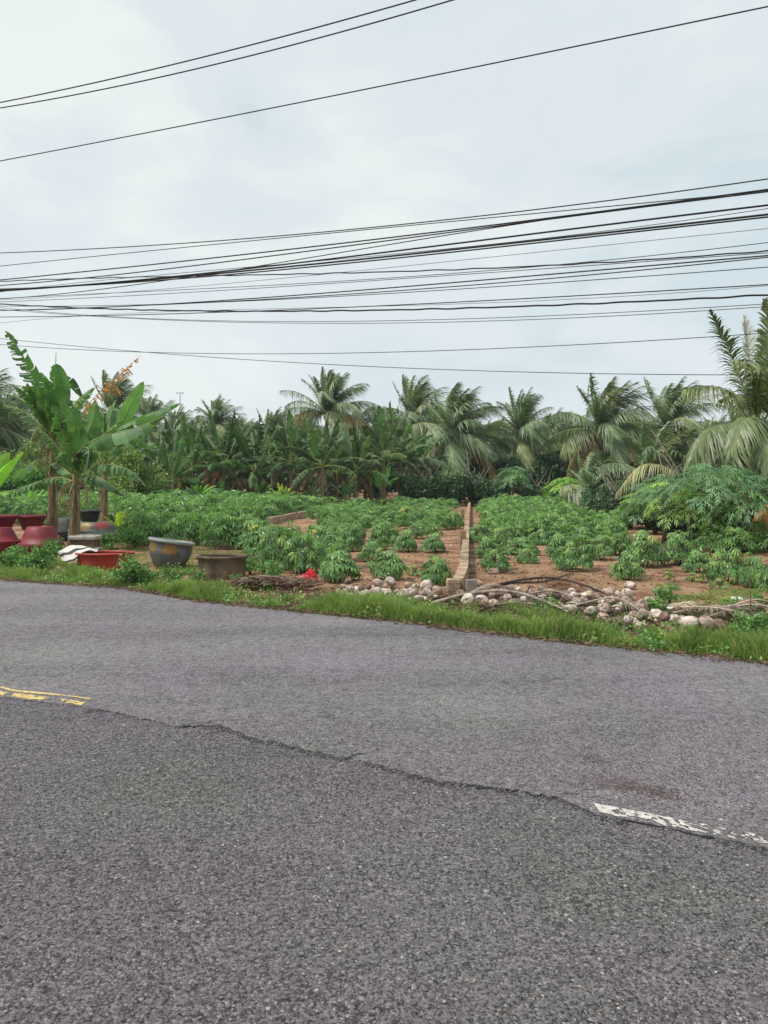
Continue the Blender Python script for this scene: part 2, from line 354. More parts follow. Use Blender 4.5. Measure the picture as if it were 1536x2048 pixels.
xs = np.concatenate([np.linspace(-150, -12, 80), np.arange(-11.9, 8, .009), np.linspace(8.1, 150, 80)])
fine = (np.abs(xs) < 12)
e_y = edge_y(xs) + np.where(fine, (fbm(xs, 0 * xs, 1.6, 5, 21) - .5) * .22, 0)
c_y = cen_y(xs) + rag(xs)
strip('road_near_lane', xs, cen_y(xs) - 4.9 - 0 * xs, cen_y(xs) + .35, 0.0, M['asphalt_near'], m=8, thick=.12)
strip('road_far_lane', xs, c_y, e_y, 0.009, M['asphalt_far'], m=8, thick=.10)
# broken seam between the lanes
sx_ = np.arange(-2.1, 2.6, .012)
mk = fbm(sx_, 0 * sx_, 1.9, 4, 40); w_ = np.clip((mk - .38) * .22, 0, .022) * np.clip(2.2 * fbm(sx_, 0 * sx_, 34, 3, 5) - .6, 0, 1.4) * np.where(sx_ > 1.0, .5, 1)
sy = cen_y(sx_) + rag(sx_) + (vnoise(sx_, 0 * sx_, 14, 8) - .5) * .02
M['crack_shade'] = solid_mat('painted_crack_shade', (.035, .035, .037), (.015, .015, .016), scale=60, bump=.8, bscale=120)  # near-black flat strips put the shade of open cracks into colour
mb = MB(); n = len(sx_)
V = np.concatenate([np.stack([sx_, sy - w_ * 1.1 - .001, 0 * sx_ + .0045], -1), np.stack([sx_, sy + .002, 0 * sx_ + .0046], -1)])
i = np.where((w_[:-1] > .0015) | (w_[1:] > .0015))[0]
mb.add(V, Q=np.stack([i, i + 1, i + 1 + n, i + n], -1)); tag(mb.build('road_crack', M['crack_shade'], smooth=False), kind='structure')

# short side cracks leaving the seam
mb = MB(); r_c = np.random.default_rng(8)
for x0, dx, dy in ((-1.75, .35, -.22), (-1.25, .28, .10), (-.95, -.30, -.20), (-.55, .40, -.30), (-.2, .25, .16), (.15, .38, -.22), (.55, .30, -.24), (.85, .28, .12), (1.5, .35, -.2)):
    n = 26; t = np.linspace(0, 1, n); X_ = x0 + dx * t + (fbm(t, t * 0 + x0, 6, 4, 3) - .5) * .12; Y_ = cen_y(x0) + rag(np.array([x0]))[0] + dy * t + (fbm(t, t * 0 + x0, 7, 4, 9) - .5) * .12
    ww = .0045 * (1 - t) * np.clip(2.5 * vnoise(t, t * 0 + x0, 12, 2) - .4, 0, 1.5) + .0004; Z_ = .0135 if dy > 0 else .0047
    V = np.concatenate([np.stack([X_, Y_ - ww, 0 * t + Z_], -1), np.stack([X_, Y_ + ww, 0 * t + Z_], -1)]); i = np.arange(n - 1); mb.add(V, Q=np.stack([i, i + 1, i + 1 + n, i + n], -1))
tag(mb.build('road_side_cracks', M['crack_shade'], smooth=False), kind='structure')

# ground: one sheet to the horizon, lower under the road
def ground_h(x, y):
    ey = edge_y(x); s = y - ey
    base = np.clip((s + .05) / .35, 0, 1); base = base * base * (3 - 2 * base)
    far = np.clip((s - .1) / 1.5, 0, 1)
    bumpy = (fbm(x, y, .9, 4, 50) - .5) * .10 + (fbm(x, y, 5, 3, 60) - .5) * .05 * np.clip((45 - y) / 20, 0, 1)
    return -.12 + base * .115 + bumpy * far
gx = np.concatenate([-np.geomspace(700, 26, 24), np.arange(-25, 25, .14), np.geomspace(26, 700, 24)])
gy = np.concatenate([-np.geomspace(500, 1, 14), np.arange(0, 5, .5), np.arange(5, 18, .07), np.arange(18, 50, .3), np.geomspace(51, 900, 24)])
X, Y = np.meshgrid(gx, gy); Z = ground_h(X, Y)
mb = MB(); nx = len(gx)
i = np.arange(len(gy) - 1)[:, None] * nx; j = np.arange(nx - 1)[None]
s_ = Y - edge_y(X)
gm = np.clip((s_ - .9 - fbm(X, Y, .8, 3, 70) * .8) / .7, 0, 1)[..., None]     # road-dust brown near the verge
tintc = np.array([.62, .74, .72]) * (1 - gm) + np.array([1, 1, 1]) * gm
mb.add(np.stack([X, Y, Z], -1).reshape(-1, 3), Q=np.stack([i + j, i + j + 1, i + nx + j + 1, i + nx + j], -1).reshape(-1, 4), C=tintc.reshape(-1, 3))
tag(mb.build('ground', M['soil']), kind='structure')
def gz(x, y): return float(ground_h(np.array(float(x)), np.array(float(y))))
def GP(px, py):
    p = G(px, py); p[2] = gz(p[0], p[1]); return p

# painted lines, chipped: small cells kept where the paint survives
M['yellow'] = solid_mat('yellow_paint', (.66, .50, .20), (.50, .37, .15), scale=30, bump=.4, rough=.7)
M['white'] = solid_mat('white_paint', (.60, .58, .53), (.34, .33, .31), scale=25, bump=.5, rough=.75)
def paint(name, x0, x1, off, width, mat, thr, seed, split=False, cs=.006):
    us = np.arange(x0, x1, cs); cen_s = lambda u: np.interp(u, [CEN[3, 0], _C[0, 0], _C[1, 0], _C[14, 0], _C[18, 0], CEN[-3, 0]], [CEN[3, 1], _C[0, 1], _C[1, 1], _C[14, 1], _C[18, 1], CEN[-3, 1]]); vs = np.arange(0, width, cs)
    U, Vv = np.meshgrid(us, vs, indexing='ij')
    nz = fbm(U, Vv, 9, 5, seed) + (.25 if split else .9) * (fbm(U, Vv, 60, 3, seed + 5) - .5)
    keep = nz > thr
    ed = np.minimum(Vv, width - Vv) / width; keep &= (ed + .25 * (fbm(U, Vv, 22, 3, seed + 2) - .5)) > .03
    if split:
        mid = width * .62 + (fbm(U, 0 * U, 5, 4, seed + 3) - .5) * .06
        keep &= np.abs(Vv - mid) > (.008 + .030 * vnoise(U, Vv, 8, seed + 4))
        ck = fbm(U, Vv, 14, 3, seed + 7); keep &= np.abs(ck - .5) > .028
    uu, vv = U[keep], Vv[keep]; n = len(uu); y0 = cen_s
    def pt(u, v): return np.stack([u, y0(u) + off + v, np.full_like(u, .0125)], -1)
    V = np.stack([pt(uu, vv), pt(uu + cs, vv), pt(uu + cs, vv + cs), pt(uu, vv + cs)], 1).reshape(-1, 3)
    mb = MB(); mb.add(V, Q=np.arange(n * 4).reshape(-1, 4)); return tag(mb.build(name, mat, smooth=False), kind='structure')
paint('yellow_road_line', -5.2, -2.07, .012, .18, M['yellow'], .45, 100, split=True)
paint('white_road_line', 1.0, 3.4, .012, .112, M['white'], .44, 130)
r_s = np.random.default_rng(5)
# loose chips of aggregate on the tarmac
def stones(n, x0, x1, y0, y1, smin, smax):
    mb = MB(); x = rng.uniform(x0, x1, n); y = y0 + (y1 - y0) * rng.random(n) ** 1.5; s = rng.uniform(smin, smax, n) * rng.uniform(.5, 1, n)
    ok = y < edge_y(x) - .02; x, y, s = x[ok], y[ok], s[ok]; n = len(x)
    O = np.array([(1, 0, 0), (0, 1, 0), (-1, 0, 0), (0, -1, 0), (.15, .1, .42), (0, 0, -.2)])
    V = O[None] * s[:, None, None] * rng.uniform(.5, 1.3, (n, 6, 1)); a = rng.uniform(0, 6.28, n)[:, None]
    V = np.stack([V[..., 0] * np.cos(a) - V[..., 1] * np.sin(a), V[..., 0] * np.sin(a) + V[..., 1] * np.cos(a), V[..., 2]], -1)
    z = np.where(y > cen_y(x) + .02, .009, .0)
    V += np.stack([x, y, z], -1)[:, None]
    F = np.array([(0, 1, 4), (1, 2, 4), (2, 3, 4), (3, 0, 4)]); T = (F[None] + np.arange(n)[:, None, None] * 6).reshape(-1, 3)
    g = rng.choice([.35, .75, 1.05, 1.5, 2.6], n, p=[.28, .27, .27, .17, .01]); C = np.repeat((np.array([1, .97, .95])[None] * g[:, None]), 6, 0)
    mb.add(V.reshape(-1, 3), T=T, C=C); return mb
M['gravel'] = solid_mat('gravel_chips', (.18, .172, .168), (.11, .105, .107), scale=50, bump=0, tint=True)
mb = stones(50000, -3.8, 3.8, 3.2, 9.0, .003, .008)
mb2 = stones(120000, -2.6, 2.6, 1.75, 4.9, .0038, .0105); mb.add(np.concatenate(mb2.V), T=np.concatenate(mb2.T), C=np.concatenate(mb2.C))
# dark crumbs broken out of the seam
n = 4200; x = r_s.uniform(-2.0, 2.4, n); x = x[fbm(x, 0 * x, 3.1, 4, 44) > .52]; n = len(x); y = cen_y(x) + rag(x) + r_s.normal(-.008, .028, n); s_ = r_s.uniform(.002, .009, n); O = np.array([(1, 0, 0), (0, 1, 0), (-1, 0, 0), (0, -1, 0), (0, 0, .8)])
V = O[None] * s_[:, None, None] * r_s.uniform(.5, 1.4, (n, 5, 1)) + np.stack([x, y, np.full(n, .004)], -1)[:, None]
mb.add(V.reshape(-1, 3), T=(np.array([(0, 1, 4), (1, 2, 4), (2, 3, 4), (3, 0, 4)])[None] + np.arange(n)[:, None, None] * 5).reshape(-1, 3), C=np.repeat(r_s.choice([.25, .45, .7, 1.0], n)[:, None] * np.ones(3), 5, 0))
for (px, py, ax, ay, n) in ((1185, 1520, .05, .05, 260), (1262, 1578, .13, .06, 900), (1310, 1588, .07, .04, 300)):
    c0 = G(px, py); x = c0[0] + r_s.normal(0, ax, n); y = c0[1] - .45 * (x - c0[0]) + r_s.normal(0, ay, n); s_ = r_s.uniform(.002, .006, n)
    O = np.array([(1, 0, 0), (0, 1, 0), (-1, 0, 0), (0, -1, 0), (0, 0, .5)]); V = O[None] * s_[:, None, None] * r_s.uniform(.5, 1.4, (n, 5, 1)) + np.stack([x, y, np.full(n, .0095)], -1)[:, None]
    mb.add(V.reshape(-1, 3), T=(np.array([(0, 1, 4), (1, 2, 4), (2, 3, 4), (3, 0, 4)])[None] + np.arange(n)[:, None, None] * 5).reshape(-1, 3), C=np.repeat(r_s.uniform(.5, 1, n)[:, None] * np.array([.75, .48, .45]), 5, 0))
tag(mb.build('loose_gravel', M['gravel'], smooth=False), 'fine grey aggregate chips lying loose all over the tarmac', 'gravel', kind='stuff')

# ------------------------------------------------------------------ low brick walls
def wall(path, width, height, courses, label, seed):
    """brick wall along a path of (x,y): every brick of the top course and sides in the mesh, mortar body just behind"""
    path = np.asarray(path, float); seg = np.linalg.norm(np.diff(path, axis=0), axis=1); cum = np.concatenate([[0], np.cumsum(seg)]); L = cum[-1]
    pos = lambda s: np.array([np.interp(s, cum, path[:, 0]), np.interp(s, cum, path[:, 1])])
    mb = MB(); r = np.random.default_rng(seed); ch = height / courses
    for c in range(courses):
        bl = .085 if c == courses - 1 else .19
        s = -(c % 2) * bl / 2
        while s < L:
            a = max(s, 0) + .0018; b = min(s + bl, L) - .0018
            if b - a > .02:
                p = pos(a); q = pos(b); d = (q - p) / np.linalg.norm(q - p); ang = math.atan2(d[1], d[0]); m_ = (p + q) / 2
                g = r.uniform(.93, 1.07); mossy = r.random() < .15
                base = np.array([.52, .40, .29]) * g if not mossy else np.array([.42, .35, .25]) * g
                if r.random() < .07: base = np.array([.36, .19, .12]) * g
                box(mb, (m_[0], m_[1], gz(*m_) + (c + .5) * ch), (b - a, width * (1 if c < courses - 1 else 1.04) + r.uniform(-.006, .006), ch - .008), ang, base, jit=.003)
            s += bl
    for k in range(int(L / .5)):
        p = pos(k * .5); q = pos(min((k + 1) * .5, L)); m_ = (p + q) / 2; d = q - p
        box(mb, (m_[0], m_[1], gz(*m_) + height / 2 - .004), (np.linalg.norm(d), width - .02, height - .012), math.atan2(d[1], d[0]), (.34, .28, .215))
    return mb
WP = [(1.00, 10.35), (1.10, 11.0), (1.227, 11.8), (1.53, 14.5), (2.026, 18.9), (2.93, 27), (4.25, 38.5), (5.0, 45)]
t = empty('brick_wall', (1.0, 10.35, gz(1, 10.35)), 'long low brick wall running straight away from the roadside through the cassava rows', 'wall')
o = wall(WP, .135, .25, 4, '', 1).build('wall_body', M['brick'], smooth=False); o.parent = t; o.matrix_parent_inverse = Matrix.Translation(-Vector(t.location))
for (bx, by, hh) in ((1.78, 17.0, .42), (3.10, 30.0, .42), (.93, 10.30, .24)):
    mb = MB(); z = gz(bx, by)
    nn = int(hh / .06)
    for k in range(nn): box(mb, (0, 0, (k + .5) * .06), (.13 if hh > .3 else .17, .15, .054), .06, np.array([.40, .30, .21]) * rng.uniform(.85, 1.15), jit=.004)
    box(mb, (0, 0, hh / 2 - .01), (.11, .13, hh - .02), .06, (.2, .17, .14))
    o = mb.build('pillar', M['brick'], t, smooth=False); o.location = Vector((bx - .035 if hh > .3 else bx, by, z)) - Vector(t.location)
mb = MB(); box(mb, (0, 0, .11), (.13, .10, .25), .05, (1, 1, 1), jit=.008)
o = mb.build('concrete_stub', M['concrete'], smooth=False); o.location = (1.165, 10.22, gz(1.165, 10.2)); tag(o, 'short square concrete post stub beside the near end of the brick wall', 'post')
t2 = wall([(-4.05, 27), (-3.5, 31), (-2.1, 41), (-1.6, 45)], .16, .26, 4, '', 2).build('brick_wall', M['brick'], smooth=False)
tag(t2, 'low reddish brick wall half hidden in the dense cassava at left, far from the road', 'wall')

# ------------------------------------------------------------------ cassava
GREENS = np.array([(.055, .125, .05), (.075, .165, .06), (.10, .20, .075), (.045, .10, .05), (.14, .24, .07)])
def leaf_template(hi):
    """palmate leaf, seven drooping lobes, forward = +x, radius 1"""
    V = []; F = []
    for k, a in enumerate(np.radians([-135, -88, -45, 0, 45, 88, 135])):
        L = 1.0 if abs(a) < 1 else .86 if abs(a) < 2 else .62; wd = .145
        c, s = math.cos(a), math.sin(a); f = np.array([c, s, 0]); g = np.array([-s, c, 0])
        b = len(V)
        if hi:
            pts = [f * .03, f * L * .35 + g * wd * .55 - [0, 0, .05], f * L * .35 - g * wd * .55 - [0, 0, .05], f * L * .36 + [0, 0, .0],
                   f * L * .68 + g * wd - [0, 0, .25], f * L * .68 - g * wd - [0, 0, .25], f * L * .69 - [0, 0, .17], f * L * .97 - [0, 0, .5]]
            V += pts; F += [(b, b + 2, b + 3), (b, b + 3, b + 1), (b + 2, b + 5, b + 3), (b + 5, b + 6, b + 3), (b + 3, b + 6, b + 1), (b + 6, b + 4, b + 1), (b + 5, b + 7, b + 6), (b + 6, b + 7, b + 4)]
        else:
            V += [f * .02, f * L * .6 + g * wd - [0, 0, .14], f * L - [0, 0, .45], f * L * .6 - g * wd - [0, 0, .14]]; F += [(b, b + 3, b + 2), (b, b + 2, b + 1)]
    return np.array(V, float), np.array(F)
LT = {True: leaf_template(True), False: leaf_template(False)}
def place_leaves(mb, pos, az, tilt, roll, size, tint, hi):
    TV, TF = LT[hi]; n = len(pos)
    ca, sa = np.cos(az), np.sin(az); ct, st = np.cos(tilt), np.sin(tilt)
    fx = np.stack([ca * ct, sa * ct, -st], -1); fy = np.stack([-sa, ca, 0 * ca], -1); fz = np.cross(fx, fy)
    cr_, sr = np.cos(roll)[:, None], np.sin(roll)[:, None]
    fy2 = fy * cr_ + fz * sr; fz2 = np.cross(fx, fy2)
    V = pos[:, None] + size[:, None, None] * (TV[None, :, 0:1] * fx[:, None] + TV[None, :, 1:2] * fy2[:, None] + TV[None, :, 2:3] * fz2[:, None])
    T = (TF[None] + (np.arange(n) * len(TV))[:, None, None]).reshape(-1, 3)
    mb.add(V.reshape(-1, 3), T=T, C=np.repeat(tint, len(TV), 0))
def cassava(r, rad, h, n, hi, lsz=.15, stems=True, yellow=.006):
    ph = r.uniform(0, 6.28, n); th = np.arccos(r.uniform(-.10, 1, n) ** 1.0 * 1.0)
    q = r.uniform(.5, 1.0, n) ** .6
    lump = 1 + .22 * np.sin(ph * 2 + r.uniform(0, 6)) * np.sin(th * 2) + .12 * np.sin(ph * 3 + r.uniform(0, 6))
    x = rad * q * np.sin(th) * np.cos(ph) * lump; y = rad * q * np.sin(th) * np.sin(ph) * lump; z = h * (.30 + .70 * q * np.cos(th) * lump) - .02
    z = np.maximum(z, .08 + .1 * r.random(n))
    pos = np.stack([x, y, z], -1)
    az = np.arctan2(y, x) + r.normal(0, .5, n); tilt = .15 + .75 * (th / 1.6) + r.normal(0, .25, n)
    size = lsz * r.uniform(.7, 1.15, n)
    ti = GREENS[r.choice(5, n, p=[.3, .33, .2, .12, .05])] * r.uniform(.85, 1.2, (n, 1))
    young = np.clip((z / h - .55) * 1.6, 0, 1)[:, None] * r.uniform(.2, 1, (n, 1)); ti = ti * (.86 + .0 * young) * (1 - young) + young * np.array([.125, .225, .075])
    yl = r.random(n) < yellow; ti[yl] = np.array([.22, .24, .06])
    mb = MB(); place_leaves(mb, pos, az, tilt, r.normal(0, .3, n), size, ti, hi)
    sm = None
    if stems:
        sm = MB(); ns = 6
        for k in range(ns):
            a = k / ns * 6.28 + r.uniform(-.3, .3); top = np.array([math.cos(a) * rad * .45, math.sin(a) * rad * .45, h * .72])
            base = np.array([math.cos(a) * .05, math.sin(a) * .05, -.05]); pts = [base, base * .4 + top * .55 + [0, 0, .05], top]
            tube(sm, pts, [.014, .011, .006], 5)
            near = np.argsort(np.linalg.norm(pos - top, axis=1))[:max(4, n // 9)]
            for i_ in near:
                tube(sm, [base * .3 + top * .7, pos[i_] * .6 + top * .4 + [0, 0, .02], pos[i_]], [.004, .003, .002], 3, cap=False)
    return mb, sm
cr_ = np.random.default_rng(11)
CV = []
for k in range(6):
    rr = np.random.default_rng(200 + k); mb, sm = cassava(rr, .38 + .03 * (k % 3), .62 + .05 * (k % 4), 92, True, .165)
    CV.append((mb.mesh('foliage', M['cassava'], False), sm.mesh('stem', M['stem'])))
CM = []
for k in range(6):
    rr = np.random.default_rng(300 + k); mb, _ = cassava(rr, .46, .74, 105, False, .15, stems=False)
    CM.append(mb.mesh('cassava_plant', M['cassava'], False))
CS = []   # small seedlings
for k in range(2):
    rr = np.random.default_rng(350 + k); mb, sm = cassava(rr, .40, .62, 30, True, .16, yellow=.3)
    CS.append((mb.mesh('foliage', M['cassava'], False), sm.mesh('stem', M['stem'])))
# measured plants: centre px, base py, width px, height px
NEAR = [(676, 1163, 92, 62), (776, 1160, 76, 58), (873, 1166, 66, 56), (868, 1104, 56, 36), (762, 1100, 56, 46), (812, 1104, 56, 42), (907, 1057, 38, 38), (864, 1055, 34, 28),
        (820, 1054, 46, 34), (776, 1050, 34, 24), (832, 1076, 32, 28), (742, 1122, 46, 36), (733, 1053, 34, 26), (690, 1054, 40, 26), (716, 1082, 34, 36),
        (606, 1148, 74, 80), (560, 1140, 70, 70), (652, 1118, 66, 56), (700, 1102, 60, 50), (640, 1082, 50, 30), (590, 1098, 60, 38), (530, 1118, 76, 62), (505, 1098, 76, 60),
        (992, 1141, 54, 46), (1055, 1126, 42, 32), (1045, 1108, 62, 36), (1146, 1142, 72, 58), (1257, 1160, 66, 56), (1288, 1132, 78, 60), (1203, 1121, 52, 46), (1356, 1130, 66, 58),
        (1394, 1143, 60, 42), (1450, 1162, 70, 68), (1508, 1170, 66, 64), (975, 1113, 52, 40), (1120, 1112, 60, 44), (1235, 1108, 56, 46), (1000, 1092, 50, 38), (1085, 1090, 50, 34), (1550, 1180, 66, 60),
        (958, 1085, 44, 34), (1165, 1092, 54, 40), (1218, 1082, 54, 40)]
SMALL = [(830, 1150, 34, 26), (1338, 1158, 26, 24), (1320, 1182, 32, 22), (1388, 1162, 40, 20), (1440, 1176, 44, 24)]
placed = []
near_objs = []
def put_cassava(px, py, wp, hp, small=False):
    p = GP(px, py); d = p[1]; wm = wp / FPX * d; hm = hp / FPX * d
    src = CS[cr_.integers(2)] if small else CV[cr_.integers(6)]
    o = empty('cassava_plant', p, '', 'cassava plant', 'cassava plants growing in the field', rz=cr_.uniform(0, 6.28), sc=(wm / .82, wm / .82, hm / .60))
    child('foliage', src[0], o); child('stem', src[1], o); placed.append((p[0], p[1], wm)); near_objs.append((o, px, py, small)); return o
for q in NEAR: put_cassava(*q)
for q in SMALL: put_cassava(*q, small=True)
# the rest, in jittered rows parallel to the wall
cand = []
vdir = np.array([.112, 1.0])
for r_ in np.arange(9.5, 47, .86):
    for c_ in np.arange(-34, 34, .92):
        x = c_ + cr_.uniform(-.24, .24) + .112 * (r_ - 10) + (.46 if int(r_ / .86) % 2 else 0); y = r_ + cr_.uniform(-.24, .24)
        px, py = proj((x, y, 0))
        if px < -500 or px > 2050: continue
        wx = np.interp(y, [p[1] for p in WP], [p[0] for p in WP])
        if abs(x - wx) < (.55 if y < 26 else .75) and y < 45: continue
        w2 = np.interp(y, [27, 31, 41, 45], [-4.05, -3.5, -2.1, -1.6])
        if 26.5 < y < 45 and abs(x - w2) < .33: continue
        if 20 < y < 40 and -.3 < x - w2 < (1.5 if y < 29 else .7): continue
        # front limit of the planting
        lim = np.interp(px, [-500, 0, 60, 250, 262, 500, 520, 640, 930, 945, 1240, 1536, 2000], [1046, 1048, 1050, 1056, 1090, 1108, 1135, 1140, 1095, 1085, 1100, 1120, 1130])
        if py > lim: continue
        # sparser bed just left of the wall
        if 690 < px < 925 and 1040 < py and cr_.random() < .45: continue
        if 700 < px < 925 and 1018 < py <= 1040 and cr_.random() < .42: continue
        if any((x - a) ** 2 + (y - b) ** 2 < (.36 * (c + .85)) ** 2 for a, b, c in placed[:60]): continue
        if abs(px - 540) < 45 and 1046 < py < 1060: continue
        s = cr_.uniform(.8, 1.2) * np.interp(px, [0, 560, 660, 930, 960, 1200, 1536], [1.12, 1.02, .66, .62, .72, .82, .95])
        if 515 < px < 640 and 1044 < py < 1090:
            if cr_.random() < .5: continue
            s *= .6
        if y > 24: s *= 1.1
        if px > 1235 and py < 1100: continue
        if 655 < px < 925 and 1000 < py <= 1018 and cr_.random() < .45: continue
        cand.append((y + abs(x) * .2, x, y, s, px, py, int(round((r_ - 9.5) / .86))))
cand.sort(key=lambda a: a[0])
inview = [c for c in cand if -20 < c[4] < 1556]
NIND = 300 - len(NEAR) - len(SMALL) - 2
ind = set(id(c) for c in inview[:NIND])
zone = {'l': 'leafy cassava bush in the dense planting left of the long brick wall',
        'm': 'round cassava bush in the thinner bed beside the left face of the long brick wall',
        'r': 'leafy cassava bush in the planting right of the long brick wall'}
far_mb = MB(); rowed = []
for c in cand:
    _, x, y, s, px, py, row = c
    if id(c) in ind:
        o = bpy.data.objects.new('cassava_plant', CM[cr_.integers(6)]); COL.objects.link(o)
        o.location = (x, y, gz(x, y)); o.rotation_euler = (0, 0, cr_.uniform(0, 6.28)); o.scale = (s, s, s * cr_.uniform(.9, 1.15))
        wx = np.interp(y, [p[1] for p in WP], [p[0] for p in WP])
        z = 'r' if x > wx else ('m' if px > 690 else 'l')
        tag(o, None, 'cassava plant', 'cassava plants growing in the field'); o['label'] = 'tmp'; rowed.append((o, z, row, abs(x - wx)))
    else:
        n = 48 if y < 40 else 36; rr = cr_
        ph = rr.uniform(0, 6.28, n); th = np.arccos(rr.uniform(0, 1, n)); rad = .48 * s; h = .74 * s * rr.uniform(.9, 1.15)
        pos = np.stack([x + rad * np.sin(th) * np.cos(ph), y + rad * np.sin(th) * np.sin(ph), gz(x, y) + h * (.35 + .65 * np.cos(th))], -1)
        ti = GREENS[rr.choice(5, n, p=[.25, .33, .22, .12, .08])] * rr.uniform(.85, 1.2, (n, 1))
        place_leaves(far_mb, pos, ph + rr.normal(0, .5, n), .15 + .6 * th / 1.6 + rr.normal(0, .25, n), rr.normal(0, .3, n), .20 * s * rr.uniform(.7, 1.1, n), ti, False)
r0_ = min(q[2] for q in rowed)
for z in 'lmr':
    for row in sorted({q[2] for q in rowed if q[1] == z}):
        L_ = sorted([q for q in rowed if q[1] == z and q[2] == row], key=lambda q: q[3])
        for i_, q in enumerate(L_):
            q[0]['label'] = {'l': 'leafy cassava in the dense left planting', 'm': 'round cassava in the thin bed left of the wall', 'r': 'leafy cassava right of the brick wall'}[z] + ', %s row, %s from the wall' % (ORD[row - r0_ + 1], ORD[i_ + 1])
o = far_mb.build('far_cassava_field', M['cassava'], smooth=False)
tag(o, 'continuous green cassava leaves filling the far part of the field below the trees', 'crop', kind='stuff')
# unique labels for the near plants: side of the wall, counted from the wall along the front
for small in (False, True):
    for side in 'lr':
        L_ = [q for q in near_objs if q[3] == small and ((q[1] < 925) == (side == 'l'))]
        L_.sort(key=lambda q: -q[2])
        for i_, (o, px, py, sm_) in enumerate(L_):
            nm = 'small sparse cassava seedling' if small else 'bushy dark green cassava plant'
            o['label'] = '%s %s of the long brick wall, %s nearest the road there' % (nm, 'left' if side == 'l' else 'right', ORD[i_ + 1])

# ------------------------------------------------------------------ generic curve helpers for fronds and banana leaves
def bez(P, n):
    P = np.asarray(P, float)
    m = len(P)
    if m == 2: return P[0] + (P[1] - P[0]) * np.linspace(0, 1, n)[:, None]
    s = np.concatenate([[0], np.cumsum(np.linalg.norm(np.diff(P, axis=0), axis=1))]); s /= s[-1]; t = np.linspace(0, 1, n)
    # natural-ish smooth interpolation (Catmull-Rom)
    out = []
    T = np.gradient(P, s, axis=0)
    for tt in t:
        k = min(np.searchsorted(s, tt, side='right') - 1, m - 2); h = s[k + 1] - s[k]; u = (tt - s[k]) / h
        out.append((2 * u**3 - 3 * u**2 + 1) * P[k] + (u**3 - 2 * u**2 + u) * h * T[k] + (-2 * u**3 + 3 * u**2) * P[k + 1] + (u**3 - u**2) * h * T[k + 1])
    return np.array(out)
def arc(p0, az, el, L, bend, wind=(0, 0, 0), n=14):
    d = np.array([math.cos(el) * math.cos(az), math.cos(el) * math.sin(az), math.sin(el)]); p = np.array(p0, float); pts = [p.copy()]
    wind = np.asarray(wind, float)
    for i in range(n - 1):
        f = (i + 1) / n
        d = d + (np.array([0, 0, -1.]) * bend + wind) * f * 1.6 / n; d /= np.linalg.norm(d)
        p = p + d * L / (n - 1); pts.append(p.copy())
    return np.array(pts)
WIND = np.array([.9, -.15, .05])
def frond(mb, pts, r, nl=48, ll=.75, lw=.038, drp=.55, wind=.25, col=(.09, .13, .07), rr=.022, ribcol=(.25, .27, .14), start=.16, up=.35, seg=4):
    n = len(pts); s = np.linspace(0, 1, n); tube(mb, pts, np.linspace(rr, rr * .25, n), 4, ribcol, cap=False)
    tg = nrm(np.gradient(pts, axis=0))
    t = np.repeat(np.linspace(start, .995, nl), 2); t = np.clip(t + r.normal(0, .004, 2 * nl), 0, 1); sd = np.tile([1., -1.], nl)
    B = np.stack([np.interp(t, s, pts[:, k]) for k in range(3)], -1); TG = nrm(np.stack([np.interp(t, s, tg[:, k]) for k in range(3)], -1))
    hor = pts[-1] - pts[0]; hs = np.array([-hor[1], hor[0], 0]); hs = hs / (np.linalg.norm(hs) + 1e-6)
    side = nrm(hs[None] - (TG @ hs)[:, None] * TG); nor = nrm(np.cross(TG, side)); nor *= np.sign(nor[:, 2:3] + 1e-6)
    f = (t - start) / (1 - start); ang = np.radians(38 + 34 * f ** 1.3) ; ang = ang + r.normal(0, .07, len(t))
    D = side * sd[:, None] * np.cos(ang)[:, None] + TG * np.sin(ang)[:, None] + nor * up * (1 - .5 * f)[:, None]; D = nrm(D + r.normal(0, .05, D.shape))
    ln = ll * np.clip(np.sin(np.pi * (.16 + .80 * f)) ** .7, .15, 1) * r.uniform(.85, 1.1, len(t))
    U = np.array([0, .22, .5, .78, 1.0]) if seg == 4 else np.array([0, .3, .65, 1.0])
    W = np.array([.7, 1, .9, .55, .06]) if seg == 4 else np.array([.8, 1, .7, .06])
    dr = drp * r.uniform(.7, 1.3, len(t)); wd = WIND[None] * wind * r.uniform(.5, 1.3, (len(t), 1))
    P = B[:, None] + ln[:, None, None] * (D[:, None] * U[None, :, None] + (np.array([0, 0, -1.])[None, None] * dr[:, None, None] + wd[:, None]) * (U ** 2)[None, :, None])
    wv = nrm(TG - (TG * D).sum(-1, keepdims=True) * D)
    wl = lw * r.uniform(.8, 1.2, len(t))
    a = P + wv[:, None] * (wl[:, None] * W[None])[..., None] * .5; b = P - wv[:, None] * (wl[:, None] * W[None])[..., None] * .5
    k = len(U); V = np.stack([a, b], 2).reshape(-1, 3); m = len(t)
    i = (np.arange(m) * 2 * k)[:, None] + np.arange(k - 1)[None] * 2
    Q = np.stack([i, i + 1, i + 3, i + 2], -1).reshape(-1, 4)
    c = np.asarray(col)[None] * r.uniform(.8, 1.25, (m, 1)); tip = np.linspace(1, 1.15, k)
    C = (c[:, None] * tip[None, :, None]); C = np.repeat(C, 2, 1).reshape(-1, 3)
    mb.add(V, Q=Q, C=C)
